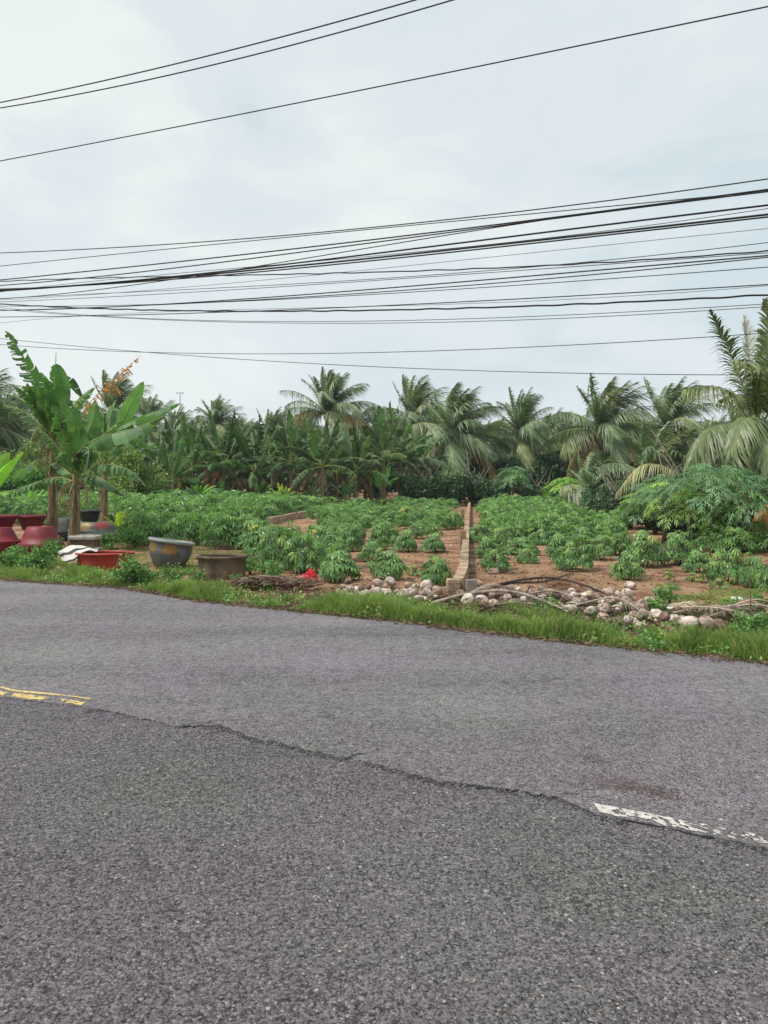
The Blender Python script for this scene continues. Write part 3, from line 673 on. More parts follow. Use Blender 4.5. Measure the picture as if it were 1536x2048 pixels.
def banana_leaf(mb, pts, W, r, torn=.3, col=(.06, .16, .045), fold=.3, hint=None, rr=.022, shred=0.0, ribcol=(.22, .26, .10), start=.10, hang=0.0, cut=1.0):
    n = 40; pts = bez(pts, n) if len(pts) != n else pts
    tg = nrm(np.gradient(pts, axis=0)); s = np.linspace(0, 1, n)
    tube(mb, pts, np.linspace(rr, rr * .2, n), 5, ribcol, cap=False)
    if hint is None:
        hor = pts[-1] - pts[0]; hint = np.array([-hor[1], hor[0], 0.])
    hint = np.asarray(hint, float); side = nrm(hint[None] - (tg @ hint)[:, None] * tg); nor = np.cross(tg, side)
    if nor[:, 2].mean() < 0: nor = -nor
    q = np.array([0, .35, .7, 1.0])
    prof = lambda t: W * np.clip(np.sin(np.pi * np.clip((t - start) / (1 - start), 0, 1) ** .85), 0, 1) ** .62
    torn_ = torn
    for sd in (1, -1):
        torn = torn_ if np.isscalar(torn_) else torn_[0 if sd == 1 else 1]
        t = start
        while t < .995:
            dt = r.uniform(.007, .016) if shred else r.uniform(.012, .035) if torn > .5 else r.uniform(.03, .14) if torn > .1 else 1
            t1 = min(t + dt, 1.0)
            if shred and r.random() < shred: t = t1; continue
            gap = .0014 if torn > .05 else 0
            ns = max(2, int((t1 - t) * n) + 1); tt = np.linspace(t + gap, max(t1 - gap, t + gap + .002), ns)
            p = fold + hang * r.uniform(.4, 1) + (r.normal(0, .08 + .35 * torn) if torn else 0) + (r.uniform(.2, 1.1) if r.random() < torn * .6 else 0)
            tl = np.interp(tt, [0, 1], [0, 1]); B = np.stack([np.interp(tt, s, pts[:, k]) for k in range(3)], -1)
            TG = np.stack([np.interp(tt, s, tg[:, k]) for k in range(3)], -1); SD = np.stack([np.interp(tt, s, side[:, k]) for k in range(3)], -1); NO = np.stack([np.interp(tt, s, nor[:, k]) for k in range(3)], -1)
            wv = prof(tt) * (r.uniform(.95 - .3 * torn, 1) if torn > .1 else 1) * cut
            if shred: wv = wv * r.uniform(.4, 1.0)
            sl = .25
            phs = p * (.5 + .9 * q)
            V = B[:, None] + wv[:, None, None] * q[None, :, None] * (SD[:, None] * sd * np.cos(phs)[None, :, None] - NO[:, None] * np.sin(phs)[None, :, None] + TG[:, None] * sl * q[None, :, None])
            if hang: V[..., 2] -= (wv[:, None] * q[None] ** 2) * hang * .5
            if shred:
                mid = V.mean(0, keepdims=True); V = V + (mid - V) * (q ** 1.5)[None, :, None] * .45
            k = len(q); i = np.arange(ns - 1)[:, None] * k; j = np.arange(k - 1)[None]
            c = np.asarray(col) * r.uniform(.85, 1.18)
            C = np.tile(c, (ns * k, 1)).reshape(ns, k, 3); C[:, 0] *= 1.25
            if r.random() < torn * .5: C[:, -1] = C[:, -1] * .4 + np.array([.16, .10, .04]) * .6
            mb.add(V.reshape(-1, 3), Q=np.stack([i + j, i + k + j, i + k + j + 1, i + j + 1], -1).reshape(-1, 4), C=C.reshape(-1, 3)); t = t1

# ------------------------------------------------------------------ coconut palms
PALMCOL = [(.085, .125, .07), (.11, .145, .095), (.07, .105, .06), (.125, .145, .08)]
def palm_crown(seed, L=3.7, nf=40, upright=False, wind=.5, ll=1.0, nl=56, seg=3, lw=.07):
    r = np.random.default_rng(seed); mb = MB()
    for k in range(nf):
        f = k / nf; az = k * 2.399 + r.normal(0, .2); el = R(86 - (84 if upright else 116) * f ** (1.8 if upright else 1.5)) + r.normal(0, .08)
        c = np.array(PALMCOL[r.integers(4)]) * (1.05 + .1 * f)
        if f > .92 and r.random() < .6: c = (.20, .15, .09)
        Lk = L * r.uniform(.82, 1.08) * (.80 + .38 * f)
        wd = WIND * wind * r.uniform(.5, 1.4) * (1.5 - .9 * f)
        pts = arc((0, 0, 0), az, el, Lk, .5 + 1.5 * f, wd, 12)
        frond(mb, pts, r, nl=nl, ll=ll * r.uniform(.85, 1.1), lw=lw, drp=.6 + .6 * f, wind=.25 + .45 * wind, col=c, seg=seg, up=.35 - .3 * f, rr=.03, ribcol=(.20, .22, .12), start=.10)
    for k in range(10):
        a = r.uniform(0, 6.28); p = np.array([math.cos(a) * .22, math.sin(a) * .22, -.25 + r.uniform(-.15, .1)])
        tube(mb, [p - [0, 0, .10], p - [0, 0, .05], p + [0, 0, .05], p + [0, 0, .10]], [.03, .10, .10, .03], 6, (.16, .15, .06))
    return mb
def trunk_mesh(h, r0=.17, r1=.11, lean=(.0, 0), seed=0):
    r = np.random.default_rng(seed); n = 14; t = np.linspace(0, 1, n); mb = MB()
    pts = np.stack([lean[0] * t ** 1.6 * 1.0, lean[1] * t ** 1.6, t * h - .15 * (1 - t)], -1); rad = r0 + (r1 - r0) * t; rad[0] *= 1.5; rad = rad * (1 + .05 * np.sin(np.arange(n) * 2.1))
    tube(mb, pts, rad, 10); return mb
CROWNS = [palm_crown(500 + k, wind=.38 + .25 * (k % 3), L=3.75 + .3 * (k % 2), upright=(k == 0)).mesh('crown', M['palm'], False) for k in range(7)]
palm_i = 0
def palm(px, crown_py, d, size, label, ci, group='coconut palms behind the field', lean=None, rz=0, th=None):
    """px, crown_py = where the crown's heart stands in the photo; d metres away"""
    global palm_i
    c = A(px, crown_py, d); g = gz(c[0], c[1]); h = c[2] - g; palm_i += 1
    lx = lean if lean is not None else random.uniform(-.5, .5)
    t = empty('coconut_palm', (c[0] - lx, c[1], g), label, 'palm tree', group)
    child('trunk', trunk_mesh(h, lean=(lx, 0), seed=palm_i, r0=.20 if h > 3 else .28, r1=.13 if h > 3 else .24).mesh('trunk', M['bark']), t)
    o = child('crown', CROWNS[ci % 7], t); o.location = (lx, 0, h); o.scale = (size,) * 3; o.rotation_euler = (0, 0, rz); return t
palm(655, 828, 56, 1.0, 'tall coconut palm rising alone above the banana row, crown blown to the right', 0, lean=.3)
palm(825, 838, 60, .98, 'coconut palm behind the right end of the banana row, upright bushy crown', 1)
palm(908, 868, 52, 1.08, 'coconut palm with wide drooping lower fronds directly beyond the brick wall', 2, lean=0)
palm(1040, 868, 55, .95, 'coconut palm with swept-up crown standing between the wall and the yellow-green papaya', 3)
palm(1205, 860, 50, 1.10, 'broad dark coconut palm with a bare young spear leaf, right of the wall', 4)
palm(1335, 856, 54, 1.05, 'coconut palm just left of the big near palm at the right edge', 5)
palm(430, 850, 58, .68, 'low-crowned coconut palm peeking above the left part of the banana row', 6)
palm(225, 830, 55, .9, 'coconut palm partly hidden behind the tall near banana plants', 1, rz=.5)
palm(20, 880, 50, 1.0, 'coconut palm at the left edge of the tree line', 3, rz=.7)
palm(-60, 850, 46, 1.1, 'coconut palm beyond the left edge of the field', 5, rz=.3)
palm(105, 870, 62, .95, 'dull coconut palm behind the tallest near banana plant', 2, rz=.4)
# young palms without a visible trunk
palm(1186, 985, 36, .62, 'young coconut palm with stiff low fronds rising behind the leafy shrub', 2, lean=0)
palm(1310, 965, 34, .85, 'young coconut palm with pale arching fronds behind the papaya thicket', 4, lean=0)
palm(1415, 955, 33, .85, 'young coconut palm with drooping fronds above the right papaya crown', 2, lean=0, rz=.8)
# filler palms of the far row
frow = [(-130, 860, 70), (60, 850, 82), (160, 846, 75), (300, 845, 80), (350, 858, 72), (480, 860, 84), (545, 858, 76), (610, 862, 88), (705, 850, 78), (760, 852, 70), (870, 852, 88), (965, 872, 70), (1000, 858, 90),
        (1095, 872, 68), (1140, 868, 84), (1262, 852, 72), (1290, 860, 88), (1385, 868, 74), (1432, 862, 90), (1480, 850, 70), (1560, 840, 60), (1640, 850, 66)]
for k, (px, py, d) in enumerate(frow):
    palm(px, py + random.uniform(22, 48), d, random.uniform(.95, 1.2), 'hazy coconut palm in the farthest row, %s from the left' % ORD[k + 1], k * 3 + 1, 'far row of coconut palms', rz=random.uniform(-.5, .5))

# the large near palm at the right edge: separate fronds
d0 = 20.0; hc = A(1512, 850, d0); g0 = gz(hc[0], hc[1])
bp_ = empty('coconut_palm', (hc[0], hc[1], g0), 'largest and nearest coconut palm, fronds filling the right edge of the view', 'palm tree')
child('trunk', trunk_mesh(hc[2] - g0, r0=.30, r1=.2, seed=99).mesh('trunk', M['bark']), bp_)
r9 = np.random.default_rng(99)
org = Vector((hc[0], hc[1], g0))
def near_frond(pp, ll, drp, col, up=.3, nl=64, wind=.2, dd=(0, 0, 0, 0), rr=.028):
    P = [A(x, y, d0 + q) - np.array(org) for (x, y), q in zip(pp, dd)]
    mb = MB(); frond(mb, bez(P, 18), r9, nl=nl, ll=ll, lw=.042, drp=drp, wind=wind, col=col, up=up, seg=4, rr=rr, ribcol=(.17, .18, .10))
    mb.build('frond', M['palm'], bp_, smooth=False)
gcol = (.09, .12, .06); dcol = (.06, .095, .042); pcol = (.125, .15, .07)
near_frond([(1505, 850), (1488, 780), (1458, 700), (1420, 622)], .80, .65, (.075, .10, .06), dd=(0, -.4, -.9, -1.3))
near_frond([(1510, 850), (1503, 770), (1497, 700), (1489, 632)], .45, .1, (.15, .155, .14), dd=(0, 1.0, 1.6, 2.4), up=.6)
near_frond([(1516, 850), (1528, 760), (1536, 680), (1530, 600)], .80, .55, gcol, dd=(0, -.5, -.8, -1))
near_frond([(1518, 850), (1545, 760), (1570, 690), (1610, 620)], .65, .4, dcol, dd=(0, .2, .4, .6))
near_frond([(1500, 846), (1462, 790), (1420, 772), (1372, 780)], .70, 1.1, pcol, dd=(0, -.5, -.9, -1.2))
near_frond([(1500, 856), (1455, 845), (1410, 870), (1376, 930)], .75, 1.0, gcol, dd=(0, -.9, -1.6, -2.0))
near_frond([(1505, 860), (1480, 880), (1450, 920), (1398, 1000)], .85, .8, gcol, dd=(0, -.8, -1.6, -2.4))
near_frond([(1510, 862), (1500, 900), (1490, 950), (1455, 1000)], .85, .6, (.07, .08, .055), dd=(0, -1.0, -1.9, -2.4))
near_frond([(1515, 862), (1520, 910), (1530, 970), (1535, 1010)], .80, .5, dcol, dd=(0, -1.0, -1.6, -2.2))
near_frond([(1512, 848), (1515, 800), (1502, 740), (1470, 720)], .70, .9, pcol, dd=(0, -1.0, -1.6, -2.2))
near_frond([(1518, 855), (1560, 830), (1610, 840), (1660, 900)], .8, .9, gcol, dd=(0, -.6, -1, -1.4))
near_frond([(1518, 860), (1560, 880), (1600, 930), (1640, 1000)], .8, .8, gcol, dd=(0, -.2, -.4, -.6))
near_frond([(1515, 846), (1530, 790), (1560, 760), (1590, 770)], .8, .9, pcol, dd=(0, .9, 1.7, 2.4))
near_frond([(1506, 848), (1490, 810), (1470, 790), (1440, 800)], .7, 1.0, gcol, dd=(0, 1.4, 2.4, 3.2))
near_frond([(1508, 858), (1490, 880), (1470, 930), (1440, 960)], .7, 1.0, pcol, dd=(0, 1.2, 2.0, 2.6))
near_frond([(1516, 852), (1528, 860), (1535, 900), (1536, 940)], .75, .7, gcol, dd=(0, -1.6, -2.6, -3.0))
near_frond([(1508, 855), (1500, 835), (1480, 850), (1462, 900)], .7, .9, gcol, dd=(0, -1.4, -2.4, -2.9))
near_frond([(1522, 870), (1532, 930), (1545, 980), (1552, 1040)], .85, .5, dcol, dd=(0, -.9, -1.8, -2.2))
near_frond([(1526, 850), (1545, 800), (1560, 730), (1556, 660)], .75, .3, dcol, dd=(0, -.7, -1.1, -1.3))
near_frond([(1518, 846), (1530, 780), (1532, 720), (1520, 660)], .70, .5, dcol, dd=(0, .5, .9, 1.2))
near_frond([(1514, 864), (1512, 910), (1500, 960), (1490, 1020)], .85, .6, (.05, .07, .04), dd=(0, .4, .6, .8))
near_frond([(1514, 850), (1512, 790), (1518, 750), (1540, 730)], .7, .7, gcol, dd=(0, -1.1, -1.9, -2.5))

# ------------------------------------------------------------------ banana plants
def pseudostem(mb, pts, r0, r1, C=(1, 1, 1)):
    n = 12; P = bez(pts, n); rad = np.linspace(r0, r1, n); rad[0] *= 1.25
    k = np.linspace(0, 1, n)[:, None]; col = np.array([.85, .75, .7]) * (1 - k) + np.array([1.0, 1.25, .85]) * k
    tube(mb, P, rad, 10, col)
BG = (.065, .155, .045); BB = (.08, .165, .075); BL = (.13, .30, .05); BD = (.035, .085, .035); BY = (.30, .42, .05); DEADC = (.20, .14, .08); ORG = (.50, .20, .05)
def near_banana(name, basepx, topPx, d, r0, label, leaves, dead=(), seed=0, extra=5):
    r = np.random.default_rng(seed); b = A(basepx[0], basepx[1], d); b[2] = gz(b[0], b[1]); o3 = Vector(b)
    t = empty('banana_plant', b, label, 'banana plant', 'tall banana plants by the pots')
    top = A(topPx[0], topPx[1], d) - b
    mb = MB(); pseudostem(mb, [(0, 0, -.05), top * .5 + np.array([.02, 0, 0]), top], r0, r0 * .5); mb.build('pseudostem', M['pseudostem'], t)
    for (pp, dd, W, kw) in leaves:
        P = [A(x, y, d + q) - b for (x, y), q in zip(pp, dd)]
        mb = MB(); kw = dict(kw); mt = kw.pop('mat', 'banana'); banana_leaf(mb, P, W, r, **kw); mb.build('leaf', M[mt], t, smooth=True)
    for k in range(extra):
        az = r.uniform(0, 6.28); pts = arc(top - np.array([0, 0, .1]), az, R(r.uniform(25, 80)), r.uniform(1.3, 2.0), r.uniform(.9, 1.9), WIND * .2, 40)
        mb = MB(); banana_leaf(mb, pts, r.uniform(.2, .27), r, torn=r.choice([.4, .75, .9]), col=np.array([BG, BB, (.10, .19, .06), BD][r.integers(4)]), fold=r.uniform(.4, .9), hint=np.array([-math.sin(az), math.cos(az), 0]) + r.normal(0, .2, 3), start=.14); mb.build('leaf', M['banana'], t)
    for (pp, dd, W) in dead:
        P = [A(x, y, d + q) - b for (x, y), q in zip(pp, dd)]
        mb = MB(); banana_leaf(mb, P, W, r, torn=.8, col=DEADC, hang=1.2, fold=.9, shred=.15, ribcol=(.28, .2, .12)); mb.build('dead_leaf', M['dead'], t)
    return t
FACE = (1, 0.25, .1)
near_banana('b1', (103, 1100), (106, 868), 18.0, .125, 'tallest banana plant at left beside the stacked red pots, tattered top leaf', [
    ([(104, 875), (87, 809), (62, 745), (32, 690), (10, 662)], (0, -.2, -.4, -.5, -.6), .33, dict(torn=(.2, .85), col=BG, hint=(.95, -.2, .3), fold=.3, start=.12)),
    ([(106, 875), (108, 835), (111, 790), (114, 728)], (0, -.25, -.3, -.3), .34, dict(torn=(.08, .3), col=(.07, .17, .05), hint=(1, .35, 0), fold=.35, start=.22)),
    ([(108, 860), (110, 800), (111, 750), (112, 704)], (.1, .1, .1, .1), .05, dict(torn=0, col=(.07, .16, .06), hint=(1, .35, 0), fold=1.2, start=.1, rr=.03)),
    ([(108, 872), (114, 800), (132, 765), (166, 800)], (0, .4, .7, .9), .26, dict(torn=.5, col=BD, hint=(.5, .8, .5), fold=.4)),
    ([(100, 872), (82, 830), (45, 800), (0, 787), (-30, 792)], (0, .3, .8, 1.3, 1.6), .30, dict(torn=.8, shred=.35, col=BD, hang=1.0, fold=.6)),
    ([(108, 872), (122, 850), (145, 835), (176, 842)], (0, -.3, -.5, -.6), .26, dict(torn=.4, col=BB, fold=.5)),
    ([(110, 880), (122, 860), (140, 880), (150, 930)], (0, -.2, -.5, -.6), .24, dict(torn=.4, col=BG, fold=.5)),
    ([(100, 880), (88, 850), (72, 858), (60, 900)], (0, -.2, -.4, -.5), .2, dict(torn=.6, col=(.10, .14, .06), fold=.6)),
    ([(104, 875), (112, 820), (120, 790), (128, 770)], (0, .2, .3, .4), .24, dict(torn=.2, col=BG, hint=FACE, fold=.3)),
    ([(104, 875), (98, 820), (92, 780), (80, 745)], (0, -.3, -.5, -.6), .28, dict(torn=.3, col=(.065, .16, .05), hint=(1, .1, 0), fold=.25, start=.2)),
    ([(104, 880), (120, 850), (128, 820), (140, 790)], (0, -.3, -.4, -.4), .26, dict(torn=.35, col=BB, hint=(1, .4, .2), fold=.35)),
    ([(102, 875), (96, 830), (84, 790), (70, 770)], (0, .2, .4, .6), .24, dict(torn=.3, col=BG, hint=FACE, fold=.3)),
], dead=[([(104, 880), (95, 905), (92, 960)], (0, -.2, -.25), .16), ([(103, 878), (84, 895), (74, 940)], (0, -.3, -.4), .2), ([(107, 878), (126, 900), (130, 955)], (0, -.2, -.3), .18), ([(106, 900), (98, 960), (99, 1030)], (0, -.14, -.16), .09), ([(106, 930), (113, 980), (112, 1040)], (0, -.12, -.16), .08), ([(108, 880), (116, 900), (118, 960)], (0, -.1, -.2), .14), ([(102, 880), (98, 900), (90, 930)], (0, .1, .2), .2)], seed=1)
near_banana('b2', (146, 1105), (152, 948), 17.2, .135, 'stout middle banana plant at left, a wide green leaf arching to the right', [
    ([(154, 950), (158, 905), (200, 875), (264, 858), (330, 832)], (0, -.3, -.6, -.7, -.8), .34, dict(torn=.3, col=BB, fold=.5, start=.16, hint=(.15, .75, .65))),
    ([(154, 950), (150, 900), (148, 840), (118, 790)], (0, -.3, -.5, -.6), .24, dict(torn=.5, col=BG, hint=(.9, .2, .3), fold=.3)),
    ([(156, 955), (180, 935), (225, 930), (264, 943), (292, 972)], (0, -.5, -.8, -.9, -1), .26, dict(torn=.7, col=BB, fold=.6)),
    ([(156, 960), (175, 948), (211, 962), (250, 992)], (0, -.6, -.9, -1), .22, dict(torn=.5, col=BD, fold=.6)),
    ([(150, 955), (130, 940), (105, 912), (66, 925), (22, 968)], (0, .5, 1, 1.4, 1.8), .26, dict(torn=.4, col=BB, fold=.5)),
    ([(150, 965), (120, 955), (66, 967), (0, 995)], (0, .2, .4, .6), .24, dict(torn=.6, col=BB, fold=.5)),
    ([(154, 950), (162, 900), (178, 900), (172, 945)], (0, -.3, -.7, -.9), .20, dict(torn=.4, col=(.035, .085, .035), hint=(1, .6, .1), fold=.5)),
    ([(154, 955), (166, 915), (190, 885), (215, 880)], (0, -.1, .1, .2), .30, dict(torn=.3, col=BG, hint=(.6, .5, .6), fold=.4)),
    ([(152, 955), (136, 920), (122, 905), (112, 930)], (0, -.2, -.3, -.4), .24, dict(torn=.5, col=BB, fold=.6)),
    ([(152, 950), (140, 900), (125, 850), (119, 835)], (0, .3, .5, .6), .24, dict(torn=.3, col=BG, hint=FACE, fold=.3)),
    ([(154, 950), (165, 890), (185, 840), (190, 800)], (0, .3, .5, .6), .26, dict(torn=.3, col=BG, hint=FACE, fold=.3)),
    ([(154, 950), (148, 880), (172, 815), (225, 762), (281, 711)], (0, -.2, -.3, -.3, -.3), .30, dict(mat='dead', torn=.9, shred=.45, col=ORG, hang=1.1, fold=.9, ribcol=(.42, .25, .14), start=.42, rr=.012)),
], dead=[([(150, 960), (140, 985), (134, 1030)], (0, -.2, -.2), .14), ([(152, 955), (172, 975), (176, 1020)], (0, -.3, -.3), .18), ([(151, 965), (146, 1010), (143, 1070)], (0, -.15, -.17), .09), ([(152, 960), (128, 970), (118, 1005)], (0, -.1, -.1), .2), ([(153, 970), (158, 1020), (156, 1075)], (0, -.12, -.15), .08), ([(148, 1000), (132, 1000), (126, 1040)], (0, .1, .1), .16)], seed=2)
near_banana('b3', (206, 1066), (210, 935), 22.5, .13, 'banana plant rising behind the glazed pot, pale upright leaf', [
    ([(211, 938), (225, 890), (255, 825), (287, 763)], (0, -.2, -.3, -.3), .215, dict(torn=.05, col=(.10, .22, .075), hint=(.9, .3, .45), fold=.25, start=.38)),
    ([(211, 938), (200, 890), (260, 845), (360, 806)], (0, -.4, -.9, -1.3), .30, dict(torn=.15, col=BB, fold=.4, start=.3)),
    ([(209, 938), (190, 880), (185, 830), (176, 805)], (0, .2, .3, .4), .30, dict(torn=.3, col=BG, hint=FACE, fold=.3)),
    ([(211, 940), (228, 900), (262, 870), (310, 905)], (0, .3, .8, 1.3), .28, dict(torn=.4, col=BG, fold=.5)),
    ([(209, 940), (196, 910), (176, 890), (150, 920)], (0, .3, .6, .9), .26, dict(torn=.4, col=BG, fold=.5)),
    ([(210, 940), (216, 880), (222, 830), (232, 800)], (0, .3, .5, .6), .26, dict(torn=.3, col=BB, hint=FACE, fold=.3)),
    ([(212, 945), (232, 930), (255, 940), (268, 975)], (0, -.2, -.3, -.4), .22, dict(torn=.6, col=(.12, .17, .07), fold=.6)),
], dead=[([(209, 950), (200, 975), (198, 1020)], (0, -.1, -.1), .12)], seed=3)
near_banana('b4', (-38, 1075), (-34, 1010), 19.5, .07, 'young banana sucker at the left edge with bright lime leaves', [
    ([(-34, 1012), (-15, 970), (15, 930), (45, 903)], (0, -.1, -.3, -.4), .22, dict(torn=.05, col=BL, hint=(.8, .3, .6), fold=.25)),
    ([(-34, 1012), (-30, 960), (0, 925), (20, 905)], (0, .2, .4, .5), .20, dict(torn=.1, col=BL, hint=(.8, .3, .6), fold=.25)),
    ([(-34, 1012), (-10, 990), (20, 985), (50, 1005)], (0, -.3, -.5, -.6), .16, dict(torn=.4, col=BL, fold=.5)),
    ([(-34, 1012), (-50, 960), (-80, 940), (-110, 960)], (0, -.1, -.2, -.3), .2, dict(torn=.2, col=BL, fold=.4))], seed=4, extra=0)

def far_banana_mesh(seed, L=2.5, h=2.4, nl=9, dead=3, tornb=.35):
    r = np.random.default_rng(seed); mb = MB(); st = MB()
    pseudostem(st, [(0, 0, -.1), (0.03, 0, h * .5), (0, 0, h)], .13, .07)
    for k in range(nl):
        f = k / nl; az = k * 2.4 + r.normal(0, .3); el = R(84 - 80 * f) + r.normal(0, .12)
        pts = arc((0, 0, h - .1), az, el, L * r.uniform(.75, 1.15), .6 + 1.5 * f * r.uniform(.6, 1.3), WIND * .3 * r.uniform(.3, 1.3), 40)
        c = [BG, BB, (.065, .15, .06), (.08, .18, .07), BD][r.integers(5)]
        hint = np.array([-math.sin(az), math.cos(az), 0]) + r.normal(0, .25, 3)
        banana_leaf(mb, pts, r.uniform(.29, .39), r, torn=r.choice([.2, .45, .9]), col=np.array(c) * [.82, .74, .84] * r.uniform(.8, 1.15), fold=r.uniform(.2, .9), hint=hint, start=.16, rr=.025)
    for k in range(dead):
        az = r.uniform(0, 6.28); pts = arc((0, 0, h - .15), az, R(-25), L * .7, 1.6, (0, 0, 0), 40)
        banana_leaf(mb, pts, .18, r, torn=.8, shred=.2, col=(.10, .075, .05) if r.random() < .8 else (.24, .11, .06), fold=.9, hang=1.0, ribcol=(.10, .075, .05), rr=.014)
    return mb.mesh('leaves', M['banana'], True), st.mesh('pseudostem', M['pseudostem'])
FB = [far_banana_mesh(700 + k, nl=13 + k % 4, dead=3 + k % 4, h=1.7 + .22 * (k % 5), L=2.5 + .2 * (k % 3)) for k in range(9)]
# (px, top-of-stem height m, distance, leaf scale)
brow = [(345, 1.9, 38, .95), (384, 2.3, 42, 1.05), (415, 2.2, 46, 1.1), (448, 2.0, 43, 1.1), (480, 2.3, 47, 1.1), (512, 1.9, 43, 1.05), (545, 2.1, 46, 1.1), (583, 2.6, 43, 1.1), (612, 2.3, 47, 1.15), (645, 2.0, 42, 1.1),
        (675, 2.4, 46, 1.15), (712, 2.2, 43, 1.15), (742, 2.4, 46, 1.2), (768, 2.0, 44, 1.1), (800, 2.3, 47, 1.05), (835, 2.2, 48, 1.0), (310, 2.2, 44, .95), (275, 2.0, 46, .9), (500, 2.8, 48, 1.0), (730, 2.7, 48, 1.1), (590, 2.8, 48, 1.05),(360, 2.6, 48, 1.0),(430, 2.7, 49, 1.0), (660, 2.8, 49, 1.0)]
brow.sort()
for k, (px, h, d, s) in enumerate(brow):
    g = A(px, 960, d); z = gz(g[0], g[1]); me = FB[(k * 4 + 1) % 9]
    t = empty('banana_plant', (g[0], d, z), 'tattered banana plant in the row behind the field, %s from the left' % ORD[k + 1], 'banana plant', 'row of banana plants behind the field', rz=random.uniform(0, 6.28), sc=s * random.uniform(.92, 1.15))
    child('leaves', me[0], t); child('pseudostem', me[1], t)
# short suckers in front of the row
for k, (px, d, s, colr) in enumerate([(395, 40, .62, BL), (520, 42, .6, BG), (565, 41, .5, BY), (690, 42, .6, BG), (350, 39, .5, BL), (450, 41, .55, BG), (625, 42, .5, BG), (762, 44, .95, (.09, .26, .05)), (60, 30, .5, BL), (238, 19.2, .30, BY), (330, 26, .34, BL)]):
    r = np.random.default_rng(800 + k); mb = MB(); st = MB(); h = 1.1
    pseudostem(st, [(0, 0, -.1), (0, 0, h * .5), (0, 0, h)], .09, .05)
    for j in range(6):
        az = j * 2.4 + r.normal(0, .3); pts = arc((0, 0, h - .1), az, R(80 - 42 * j / 6), 1.9 * r.uniform(.8, 1.1), 1.0, WIND * .15, 40)
        banana_leaf(mb, pts, .26, r, torn=.12, col=np.array(colr) * r.uniform(.7, 1.1), fold=.35, hint=np.array([-math.sin(az), math.cos(az), .1]), start=.12)
    g = A(px, 960, d); t = empty('banana_sucker', (g[0], d, gz(g[0], d)), '%s banana sucker %s, %s sucker from the left' % ('bright lime' if colr in (BL, BY) else 'small green', 'before the banana row' if d > 35 else 'among the cassava', ORD[sorted([395, 520, 565, 690, 350, 450, 625, 762, 60, 238, 330]).index(px) + 1]), 'banana plant', 'young banana suckers', sc=s)
    mb.build('leaves', M['banana'], t); st.build('pseudostem', M['pseudostem'], t)

# ------------------------------------------------------------------ bushes and undergrowth
def bush_mesh(seed, n, rx, ry, h, lsz, cols, name='foliage', long=1.7, hollow=.35, mat='bush', droop=.4):
    r = np.random.default_rng(seed); mb = MB()
    # several lobes of leaves
    nb = 9; cen = np.stack([r.uniform(-.6, .6, nb) * rx, r.uniform(-.6, .6, nb) * ry, r.uniform(.3, .82, nb) * h], -1); rad = r.uniform(.28, .5, nb)
    which = r.integers(0, nb, n); D = nrm(r.normal(0, 1, (n, 3))); q = (hollow + (1 - hollow) * r.random(n))[:, None]
    P = cen[which] + D * q * rad[which][:, None] * np.array([rx, ry, h * .62]); P[:, 2] = np.maximum(P[:, 2], .03 * h + .05 * r.random(n))
    f = nrm(D + r.normal(0, .5, (n, 3)) + np.array([0, 0, -droop])); sd = nrm(np.cross(f, r.normal(0, 1, (n, 3)))); u = np.cross(f, sd)
    s = lsz * r.uniform(.6, 1.25, n)[:, None]
    V = np.stack([P, P + f * s * .5 * long * .5 + sd * s * .32 - u * s * .08, P + f * s * long * .5 * 1.05 * 1.9 * .5, P + f * s * .5 * long * .5 - sd * s * .32 - u * s * .08], 1)
    c = np.asarray(cols)[r.integers(0, len(cols), n)] * r.uniform(.75, 1.25, (n, 1)); lob = r.uniform(.8, 1.2, nb); c = c * lob[which][:, None]
    mb.add(V.reshape(-1, 3), Q=np.arange(n * 4).reshape(-1, 4), C=np.repeat(c, 4, 0)); return mb
DARK = [(.03, .06, .03), (.04, .08, .035), (.025, .05, .032), (.05, .10, .04)]
MIDG = [(.05, .10, .04), (.07, .14, .045), (.04, .08, .035)]
LIME = [(.16, .22, .05), (.11, .18, .045), (.20, .24, .07), (.07, .13, .04)]
def bstem(h, seed, r0=.05, n=5, spread=.4):
    r = np.random.default_rng(seed); mb = MB()
    for k in range(n):
        a = r.uniform(0, 6.28); e = np.array([math.cos(a) * spread * h * r.uniform(.3, 1), math.sin(a) * spread * h * r.uniform(.3, 1), h * r.uniform(.6, .85)])
        tube(mb, [(0, 0, -.1), e * [.3, .3, .5], e], [r0, r0 * .7, r0 * .3], 5)
    return mb
BDK = [bush_mesh(900 + k, 3600, 1.9, 1.4, 3.2, .30, DARK, droop=.3).mesh('foliage', M['bush'], False) for k in range(4)]
BST = bstem(3.0, 5).mesh('stem', M['stem'])
def bush(px, d, s, label, me, st=BST, name='shrub', group=None, cat='shrub', rz=None):
    g = A(px, 960, d); t = empty(name, (g[0], d, gz(g[0], d)), label, cat, group, rz=random.uniform(0, 6.28) if rz is None else rz, sc=s)
    child('foliage', me, t); child('stem', st, t); return t
xs_b = list(np.arange(-260, 1860, 56))
for k, px in enumerate(xs_b):
    d = random.uniform(50, 56)
    bush(px + random.uniform(-12, 12), d, (1.0, 1.0, random.uniform(.78, 1.1)), 'dark evergreen undergrowth bush at the foot of the far tree line, %s from the left' % ORD[k + 1], BDK[k % 4], group='undergrowth bushes along the tree line')
BMD = [bush_mesh(920 + k, 2600, 1.0, .9, 1.5, .20, DARK + MIDG).mesh('foliage', M['bush'], False) for k in range(3)]
for k, px in enumerate([822, 850, 880, 912, 945, 975, 1005, 1060, 1090, 1230, 1262]):
    bush(px, random.uniform(44.5, 46.5), random.uniform(.85, 1.25), 'dense dark green shrub at the end of the cassava field, %s from the left' % ORD[k + 1], BMD[k % 3], group='shrubs at the end of the field')
